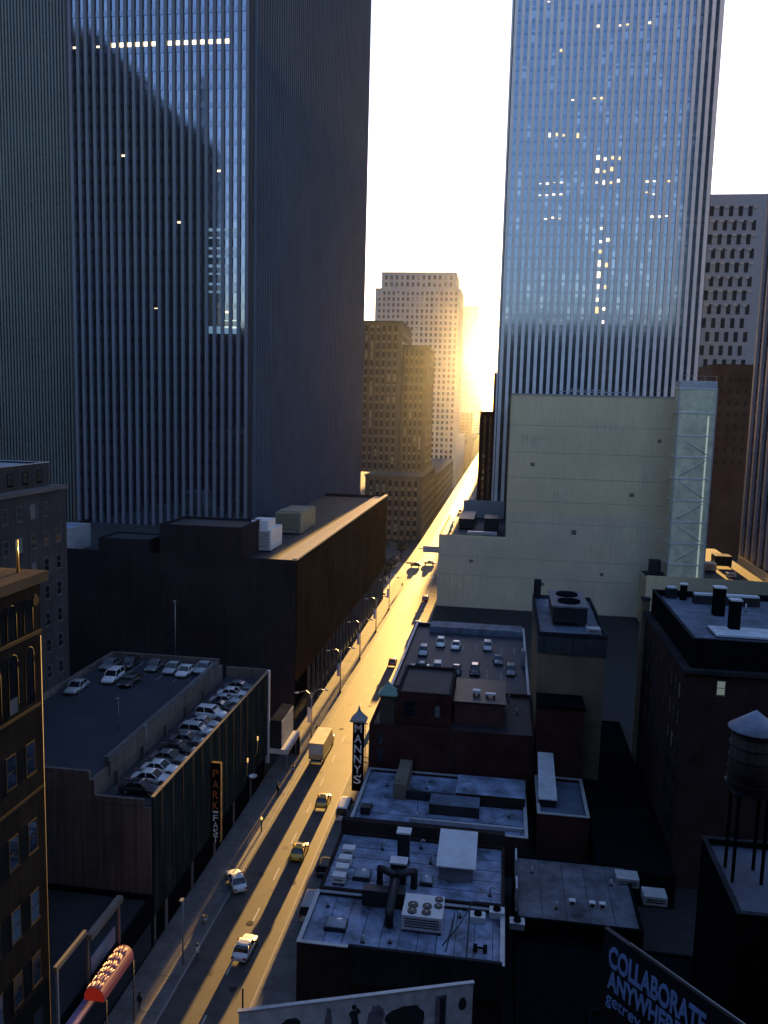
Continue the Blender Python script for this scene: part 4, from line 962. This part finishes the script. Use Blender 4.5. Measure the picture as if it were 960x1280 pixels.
# street (one-way, seen driving away from the camera)
car('sedan','white',-31.0,94.3,rz0,32,'white car pulling out at an angle from the garage mouth',name='car',group='cars on the street')
car('sedan','white',-25.9,82.0,rz0,-2,'white sunroof sedan driving up the middle of the street, nearest car',name='car',group='cars on the street')
car('sedan','red',-23.8,188.5,rz0,0,'small red car driving past the copper turret',name='car',group='cars on the street')
car('sedan','silver',-22.0+.3,225,rz0,0,'silver car behind the far red car on the golden road',name='car',group='cars on the street')
car('suv','red',-21.9-.6,256,rz0,0,'farthest red car beside the beige block corner',name='car',group='cars on the street')
car('sedan','grey',-24.2,489,rz0,0,'tiny grey car far up the golden street',name='car',group='cars on the street')
car('sedan','black',-27.0,421,rz0,0,'tiny black car far up the golden street past the avenue',name='car',group='cars on the street')
car('sedan','white',-26.8,318,rz0,90,'white car crossing on the avenue',name='car',group='cars on the street')
car('sedan','black',-31.6,312,rz0,90,'black car crossing on the avenue by the plaza',name='car',group='cars on the street')
v=car('van','white',-21.0,114.6,rz0,0,"white van parked at the kerb under the MANNY'S sign",'van','van',group='cars on the street')
for i,(x,y,lab) in enumerate(((-24.9,117.4,'yellow taxi farther up the street, behind the box truck'),(-24.9,102.6,'yellow taxi nearer the camera in the middle of the street'))):
    c=car('sedan','yellow',x,y,rz0,0,lab,'taxi','taxi',group='yellow taxis')
    if i==0:
        mb=MB(); mb.box(-.42,.42,-.12,.12,0,.2); ms=mb.mesh('taxi_sign',plain('taxi_sign_white',(.75,.7,.55),.4))
        o=bpy.data.objects.new('taxi_sign',ms); COL.objects.link(o); o.parent=c; o.location=(0,-.2,1.44)
# dark parked car / small truck by the kerb
car('suv','black',-20.6,99.5,rz0,0,'black suv parked at the right kerb before the white van',name='parked_suv',group='cars on the street')
car('van','silver',-20.4,90.3,rz0,0,'grey van parked at the right kerb next to the skylight building','van','van',group='cars on the street')
# box truck
t=thing('box_truck',(-29.0,134,rz0),'cream box truck driving up the street with its cargo box sunlit','truck')
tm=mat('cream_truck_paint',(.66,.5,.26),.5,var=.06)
bx('cargo_box',-29.7,-27.2,133,140.2,1.0,3.75,tm,t)
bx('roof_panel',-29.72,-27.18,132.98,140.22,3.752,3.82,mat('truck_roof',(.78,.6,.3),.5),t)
bx('rear_door',-29.55,-27.35,132.93,132.995,1.9,3.55,whitemetal,t)
bx('chassis',-29.3,-27.6,133.2,142.0,.55,.99,blackm,t)
mb=MB(); mb.loft([[(-29.6,y,.5),(-27.3,y,.5),(-27.3,y,zt),(-27.6,y,zt+.15),(-29.3,y,zt+.15),(-29.6,y,zt)] for y,zt in ((140.35,2.5),(141.4,2.55),(142.0,1.7),(142.8,1.45))],smooth=False); mb.build('cab',tm,t)
bx('windscreen',-29.4,-27.5,141.5,141.9,1.75,2.4,cabglass,t)
for x in (-29.5,-27.4):
    for y in (134.6,141.4):
        mb=MB(); mb.tube([(x-.14,y,.48),(x+.14,y,.48)],.47,14); mb.build('wheel',tyre_m,t)
bx('bumper',-29.6,-27.3,132.85,133.0,.5,.75,lightmetal,t)
for x in (-29.45,-27.55): bx('taillight',x-.1,x+.1,132.86,132.93,1.05,1.3,tail_m,t)

for _c in t.children: _c.location=Vector((-.6,-2.6,0))+(Vector((-28.4,136.5,0))-Vector((-29.0,134,0)))*0
# garage upper deck
UD=18.802
G='cars parked on the garage roof decks'
up=[('sedan','silver',-58.9,107.2,'silver car at the far left end of the upper garage deck'),('suv','white',-55.9,112.4,'white suv with doors to the light in the upper deck row'),
('sedan','black',-53.0,111.5,'dark car just in front of the white suv on the upper deck'),('sedan','grey',-52.2,118.6,'dim grey car in the middle of the upper deck row'),
('sedan','silver',-49.3,118.2,'pale car left of the pair near the thin light pole'),('sedan','white',-46.6,117.3,'white car right beside the divider wall'),('sedan','silver',-44.6,119.3,'pale car squeezed at the divider wall end'),
('sedan','grey',-59.2,118,'grey car hidden in the far left corner of the upper deck'),('sedan','black',-56.6,119.4,'black car behind the white suv on the upper deck')]
for k,c,x,y,lab in up: car(k,c,x,y,UD,180,lab,group=G)
LD=16.202
lo=[('sedan','black',84.3,'black car at the near end of the lower garage deck'),('sedan','white',87.0,'first white car from the near end of the lower deck'),('sedan','white',89.8,'second white car from the near end of the lower deck'),
('sedan','grey',92.6,'grey car beside the second white car on the lower deck'),('sedan','black',95.5,'black car in the shadowed gap of the lower deck'),('suv','silver',101.2,'silver station wagon with long side windows on the lower deck'),
('sedan','grey',98.5,'dark grey car before the silver station wagon'),('sedan','silver',104.3,'silver car just beyond the station wagon'),('suv','white',107.6,'white suv in the far half of the lower deck'),
('sedan','black',110.4,'black car in the far half of the lower deck'),('sedan','silver',113.3,'silver car third from the far end of the lower deck'),('sedan','white',116.3,'white car second from the far end of the lower deck'),('sedan','grey',119.3,'grey car at the far end of the lower deck')]
for k,c,y,lab in lo: car(k,c,-38.9,y,LD,-90+random.uniform(-3,3),lab,group=G)
# right parking roof
PD=9.37; G='cars parked on the low garage roof'
pk=[('suv','white',-11.8,174.5,180,'white suv at the left of the back row'),('sedan','white',-8.3,173.5,180,'white car second in the back row'),('suv','silver',-1.7,174.2,180,'silver suv alone at the right of the back row'),
('suv','silver',-14.9,167.5,180,'silver suv standing near the street parapet'),('sedan','silver',-14.6,157.6,90,'silver car lying crosswise at the parapet corner'),('suv','white',-10.9,156.6,180,'white suv in the front row, third from the street'),
('sedan','black',-7.3,156.6,180,'black car with bright glints in the front row'),('suv','black',-3.6,156.9,180,'black suv with pale windscreen in the front row'),('sedan','silver',-6.4,146.5,178,'silver car parked nearest the brick roof wall'),('sedan','white',-12.4,147,176,'white car parked close behind the brick penthouse'),('suv','grey',3.2,158.5,180,'grey suv at the right end by the ladder'),('sedan','grey',.5,165,180,'dark grey car alone mid deck')]
for k,c,x,y,dg,lab in pk: car(k,c,x,y,PD,dg,lab+' of the low parking roof' if len(lab.split())<9 else lab,group=G)
hvac('rooftop_unit','white box unit on the brick roof block',-3.2,-2.0,127,128,15.41,16.2,whitemetal)
hvac('rooftop_unit','pair of small pale vents beside the brick roof block',-1.2,.4,126.5,127.3,15.41,16.0,whitemetal)


def seams(par,x0,x1,y0,y1,z,step,m,across=True,w_=.07,nm='roof_seam'):
    mb=MB(); k=x0+step if across else y0+step
    while k<(x1 if across else y1)-.2:
        if across: mb.box(k,k+w_,y0,y1,z,z+.02)
        else: mb.box(x0,x1,k,k+w_,z,z+.02)
        k+=step
    mb.build(nm,m,par)
def find(lab): 
    for o in bpy.data.objects:
        if o.get('label')==lab: return o
seam_m=mat('tar_seam',(.02,.022,.028),.8); line_m=mat('stall_paint',(.3,.32,.34),.7,var=.4,scale=2)
o=find('flat-roofed low building with skylights and white fan units')
seams(o,BR+.5,1.8,76.1,84.4,6.066,1.9,seam_m); seams(o,BR+.7,1.8,85.4,97.1,6.416,2.3,seam_m,False)
o=find('low building with pale stained roof below the red brick wall'); seams(o,BR+.8,4.8,102.9,104.5,5.116,2.2,seam_m); seams(o,BR+.8,4.8,105.1,107.1,5.116,1.0,seam_m,False)
o=find('low dim blue roof with three small vents in the dark yard'); seams(o,3.8,16.6,85.9,98.1,5.17,2.6,seam_m)
o=find('low garage with a rooftop parking deck beside the beige block')
seams(o,-17.6,5.6,171.5,176.5,9.366,2.7,line_m,True,.1,'parking_line'); seams(o,-17.6,5.6,154.3,159.3,9.366,2.7,line_m,True,.1,'parking_line')
seams(GAR,-60.8,-44,113.5,121.5,18.803,2.7,line_m,True,.1,'parking_line'); seams(GAR,-42.3,-36.6,82,124,16.203,2.65,line_m,False,.1,'parking_line')
o=find('long brown low-rise with fine vertical fins, arcade at its foot and sunlit roof edge'); seams(o,-94,-42.2,155,255,31.862,3.2,seam_m)
def vent(x,y,z,h,lab,grp,m=None,elbow=False):
    t=thing('vent_pipe',(x,y,z),lab,'vent pipe',grp)
    mb=MB(); mb.tube([(x,y,z+.01),(x,y,z+h)]+([(x+.25,y,z+h+.25),(x+.5,y,z+h+.1)] if elbow else []),.11,8); mb.build('pipe',m or lightmetal,t)
    mb=MB(); mb.tube([(x,y,z+.008),(x,y,z+.12)],.24,8); mb.build('flashing',darkmetal,t)
for x,y in ((-16.8,82.5),(-12,77.2),(-9.3,77.6),(-2.5,83.2)): vent(x,y,6.07,.8,'small vent pipe on the near half of the skylight roof','vent pipes on the near skylight roof')
for x,y in ((-12.6,94.6),(-8,95.8),(-6.5,92.6),(.6,87.2)): vent(x,y,6.42,.9,'small vent pipe on the far half of the skylight roof','vent pipes on the far skylight roof',elbow=True)
for x,y in ((-16,108),(-14.8,114.5),(-9.5,105.6),(2.8,108.4),(-9,114.6)): vent(x,y,5.12,.9,'small vent pipe on the pale stained roof','vent pipes on the pale stained roof')
for x,y in ((5.5,95),(8,88.2),(14.6,94)): vent(x,y,5.17,.8,'small vent pipe on the dim blue roof','vent pipes on the dim blue roof')
for x,y in ((-17,128),(-12,136.6),(2.6,136),(3.9,130)): vent(x,y,11.67,1.1,'vent pipe on the red brick building roof','vent pipes on the brick roof')
for x,y in ((-50,165),(-56,172),(-62,160),(-52,205),(-60,220)): vent(x,y,31.87,1.6,'vent pipe on the long brown roof','vent pipes on the long brown roof')
for x,y in ((39,118),(44,112),(36,125)): vent(x,y,31.78,1.2,'vent pipe on the skylit roof of the dark brick building','vent pipes on the skylit roof')
hvac('rooftop_unit','dark square cooler between the vent pipes on the pale stained roof',-17.2,-15.8,105.2,106.6,5.13,6.2,darkmetal)
t=thing('antenna',(-9.6,107.8,5.1),'thin wire antenna standing on the pale stained roof','antenna')
mb=MB(); mb.tube([(-9.6,107.8,5.12),(-9.6,107.8,8.6)],.04,5); mb.build('mast',darkmetal,t)
mb=MB(); mb.tube([(-10.2,107.8,8.1),(-9,107.8,8.1)],.025,4); mb.tube([(-10,107.8,8.4),(-9.2,107.8,8.4)],.025,4); mb.build('crossbar',darkmetal,t)
# street details
g=MB()
for (x,y) in ((-25.1,108),(-28.6,97),(-27.9,147),(-24.6,160),(-26.9,87),(-29.6,118),(-24.1,96),(-25.3,76)): g.tube([(x,y,.0125),(x,y,.021)],[.42,.42],14)
struct('manhole_cover',g,mat('cast_iron',(.02,.02,.02),.35,metal=.5))
g=MB(); 
for k in range(46):
    y=50+k*5.3
    if y<290:
        g.box(BL+.05,XL-.2,y,y+.05,.151,.153); g.box(XR+.2,BR-.05,y,y+.05,.151,.153)
for x in (BL+1.7,BL+3.2): g.box(x,x+.05,50,290,.1512,.1535)
struct('pavement_joint',g,mat('joint_dark',(.03,.03,.03),.9))

# ================================================================== STREET FURNITURE
def lamp(first):
    t=thing('street_lamp',(0,0,0),'lamp','street lamp','twin-arm street lamps along the left sidewalk')
    mb=MB(); mb.tube([(0,0,0),(0,0,9.2)],[.13,.08],8); mb.build('pole',lampm,t)
    mb=MB(); mb.tube([(0,0,0),(0,0,.6)],[.25,.2],8); mb.build('base',darkmetal,t)
    for s,zz,ln in ((1,0,2.2),(-1,-.9,2.4)):
        mb=MB(); mb.tube([(0,0,8.0+zz*.5),(s*.35,0,9.2+zz*.3),(s*1.1,0,9.9+zz*.5),(s*ln,0,9.9+zz)],[.07,.06,.05,.05],6); a=mb.build('arm',lampm,t)
        mb=MB(); mb.tube([(s*ln,0,9.93+zz),(s*(ln+.35),0,9.86+zz),(s*(ln+.8),0,9.8+zz)],[.1,.2,.08],8); mb.build('lamp_head',whitemetal,a)
    mb=MB(); mb.box(-.75,-.17,-.02,.02,3.6,6.4); mb.build('banner',mat('mauve_banner',(.45,.42,.6),.7,var=.2,scale=2),t)
    return t
l0=lamp(True)
labs=['twin-arm street lamp nearest the box truck','twin-arm street lamp second from the box truck along the arcade','twin-arm street lamp third along the brown arcade','twin-arm street lamp fourth along the brown arcade','farthest twin-arm street lamp by the plaza corner']
for i,y in enumerate((139.5,166,190,215,240.5)):
    l=l0 if i==0 else copy_tree(l0); l.location=(-32.0,y,.15); l['label']=labs[i]; l.name='street_lamp'
# traffic/thin poles near camera
pole('light_pole','thin grey pole on the left kerb near the pink awning',-31.7,78.5,.15,7.5,.07)
pole('light_pole','thin crossed utility pole rising behind the white billboard',-20.6,64.6,.15,9,.08,darkmetal,False,'utility pole')
t=thing('fire_alarm_post',(-31.6,107.3,.15),'short post with a glowing lamp on the left kerb','post')
mb=MB(); mb.tube([(-31.6,107.3,.15),(-31.6,107.3,1.9)],.09,8); mb.build('shaft',darkmetal,t)
mb=MB(); mb.tube([(-31.6,107.3,1.9),(-31.6,107.3,2.15),(-31.6,107.3,2.3)],[.12,.16,.05],8); mb.build('globe',emis('amber_globe',(1,.5,.12),.25),t)
def bin_(x,y,lab):
    t=thing('trash_bin',(x,y,.15),lab,'trash bin')
    mb=MB(); mb.tube([(x,y,.16),(x,y,.95)],[.26,.33],12); mb.build('basket',lightmetal,t)
    mb=MB(); mb.tube([(x,y,.951),(x,y,1.05)],[.35,.3],12); mb.build('lid',darkmetal,t)
bin_(-32.2,127,'wire trash bin beside the marquee'); bin_(-32,94.9-9,'trash bin on the left sidewalk by the garage front')
# trees in the plaza
leafm=mat('dusty_leaves',(.07,.08,.05),.8,var=.4,scale=1.); barkm=mat('bark',(.08,.065,.05),.9)
def tree(x,y,h,lab,seed):
    r=random.Random(seed); t=thing('street_tree',(x,y,.15),lab,'tree','small trees along the plaza')
    mb=MB(); mb.tube([(x,y,.1),(x+.1,y,h*.3),(x-.1,y+.1,h*.55),(x,y,h*.85)],[.2,.15,.1,.04],7)
    tips=[]
    for k in range(9):
        a=r.uniform(0,math.tau); z0=h*r.uniform(.3,.6); l_=h*r.uniform(.2,.34); p1=(x+math.cos(a)*l_*.5,y+math.sin(a)*l_*.5,z0+l_*.5); p2=(x+math.cos(a)*l_,y+math.sin(a)*l_,z0+l_*1.0)
        mb.tube([(x,y,z0),p1,p2],[.08,.05,.02],5); tips+=[p1,p2]
    mb.build('trunk',barkm,t)
    mb=MB(); mb.open=True
    for q in range(520):
        c=Vector(r.choice(tips))+Vector((r.gauss(0,.55),r.gauss(0,.55),r.gauss(.15,.5)))
        n=Vector((r.gauss(0,1),r.gauss(0,1),r.gauss(0,1))).normalized(); u=n.orthogonal().normalized()*r.uniform(.12,.26); v=n.cross(u).normalized()*r.uniform(.1,.2)
        mb.quad([c-u-v,c+u-v,c+u*1.1+v,c-u+v])
    mb.build('crown',leafm,t)
for i,(x,y,h,lab) in enumerate(((-38.5,268,8,'small street tree nearest the brown building corner'),(-38.4,277,7.5,'second small tree along the plaza edge'),(-38.3,287,8,'third small tree of the plaza by the crossing'),(-39,325,8,'small tree across the avenue before the stone block'),(-47,326,8.5,'small tree farther left across the avenue'))): tree(x,y,h,lab,i+5)
t=thing('planter',(-44,273,.16),'low stone planter on the plaza behind the brown building','planter')
roofed(t,-50,-41,268,272,.162,1.2,stone,leafm,par=.2,t=.3)
t=thing('news_kiosk',(-40,283,.16),'small dark kiosk on the plaza','kiosk')
bx('body',-42,-39.6,281,284,.17,2.4,darkmetal,t); bx('roof',-42.3,-39.3,280.7,284.3,2.402,2.6,lightmetal,t); bx('counter',-39.598,-39.3,281.4,283.6,1.0,1.15,whitemetal,t)

# ================================================================== PEOPLE
def person(x,y,rz,lab,top,legs,seed=0,z=.15):
    r=random.Random(seed); st=r.uniform(.14,.28)
    me=bpy.data.meshes.new('person'); 
    V=[(0,0,.95),(0,0,1.2),(0,.01,1.42),(0,.01,1.52),(0,.02,1.66),(0,.02,1.76),(-.1,0,.9),(-.1,st,.5),(-.1,st*.6,.08),(-.1,st*.6+.14,.03),(.1,0,.9),(.1,-st*.6,.5),(.1,-st*1.2,.1),(.1,-st*1.2+.13,.03),
       (-.19,0,1.4),(-.25,-.04,1.14),(-.24,.08,.9),(.19,0,1.4),(.25,.04,1.14),(.24,.16,.92)]
    E_=[(0,1),(1,2),(2,3),(3,4),(4,5),(0,6),(6,7),(7,8),(8,9),(0,10),(10,11),(11,12),(12,13),(2,14),(14,15),(15,16),(2,17),(17,18),(18,19)]
    RR=[.15,.14,.15,.06,.1,.07,.1,.07,.045,.04,.1,.07,.045,.04,.06,.045,.035,.06,.045,.035]
    me.from_pydata(V,E_,[]); o=bpy.data.objects.new('person',me); COL.objects.link(o)
    sk=o.modifiers.new('skin','SKIN'); sk.use_smooth_shade=True
    for i,q in enumerate(me.skin_vertices[0].data): q.radius=(RR[i],RR[i]*.85)
    me.skin_vertices[0].data[0].use_root=True
    sb=o.modifiers.new('sub','SUBSURF'); sb.levels=1; sb.render_levels=1
    me.materials.append(plain('cloth_'+legs,PAINT.get(legs,(.05,.05,.06)),.8))
    o.location=(x,y,z); o.rotation_euler=(0,0,rz); tag(o,lab,'person')
    j=MB(); j.loft([[(math.cos(a)*w_,math.sin(a)*d_,zz) for a in [i*math.tau/10 for i in range(10)]] for zz,w_,d_ in ((.82,.21,.17),(1.1,.2,.165),(1.38,.23,.16),(1.46,.12,.11))]); jm=j.mesh('jacket',plain('jacket_'+top,PAINT.get(top,(.1,.1,.1)),.8))
    c=bpy.data.objects.new('jacket',jm); COL.objects.link(c); c.parent=o
    hh=MB(); hh.loft([[(math.cos(a)*w_,.0+math.sin(a)*w_,zz) for a in [i*math.tau/8 for i in range(8)]] for zz,w_ in ((1.66,.115),(1.74,.12),(1.83,.08),(1.86,.02))]); hm=hh.mesh('hair',plain('hair_dark',(.02,.015,.01),.7))
    c=bpy.data.objects.new('hair',hm); COL.objects.link(c); c.parent=o
person(-31.8,143.2,0,'person in black walking at the kerb beside the box truck','black','black',1)
person(-32.6,119.3,2.9,'person in dark jacket on the left sidewalk near the marquee','grey','black',2)
person(-32.2,118.2,2.9,'person in black walking close behind another near the marquee','black','black',3)
person(-31.9,272,.4,'person in dark clothes waiting at the plaza corner','black','grey',4)
person(-30.6,79.8,.2,'person in white top on the road edge below the garage','white','blue',5,z=.013)
person(-33.4,71.5,3.0,'person in dark clothes standing in the dark sidewalk by the thin pole','black','black',6)

# ================================================================== OUTPUT
scn.view_settings.view_transform='Standard'; scn.view_settings.look='None'; scn.view_settings.gamma=1.0; scn.view_settings.exposure=EXPO
scn.view_settings.use_curve_mapping=False
c=scn.cycles; c.use_denoising=True; c.max_bounces=6; c.diffuse_bounces=3; c.glossy_bounces=3; c.volume_bounces=0; c.transmission_bounces=2
c.sample_clamp_indirect=4.0; c.caustics_reflective=False; c.caustics_refractive=False
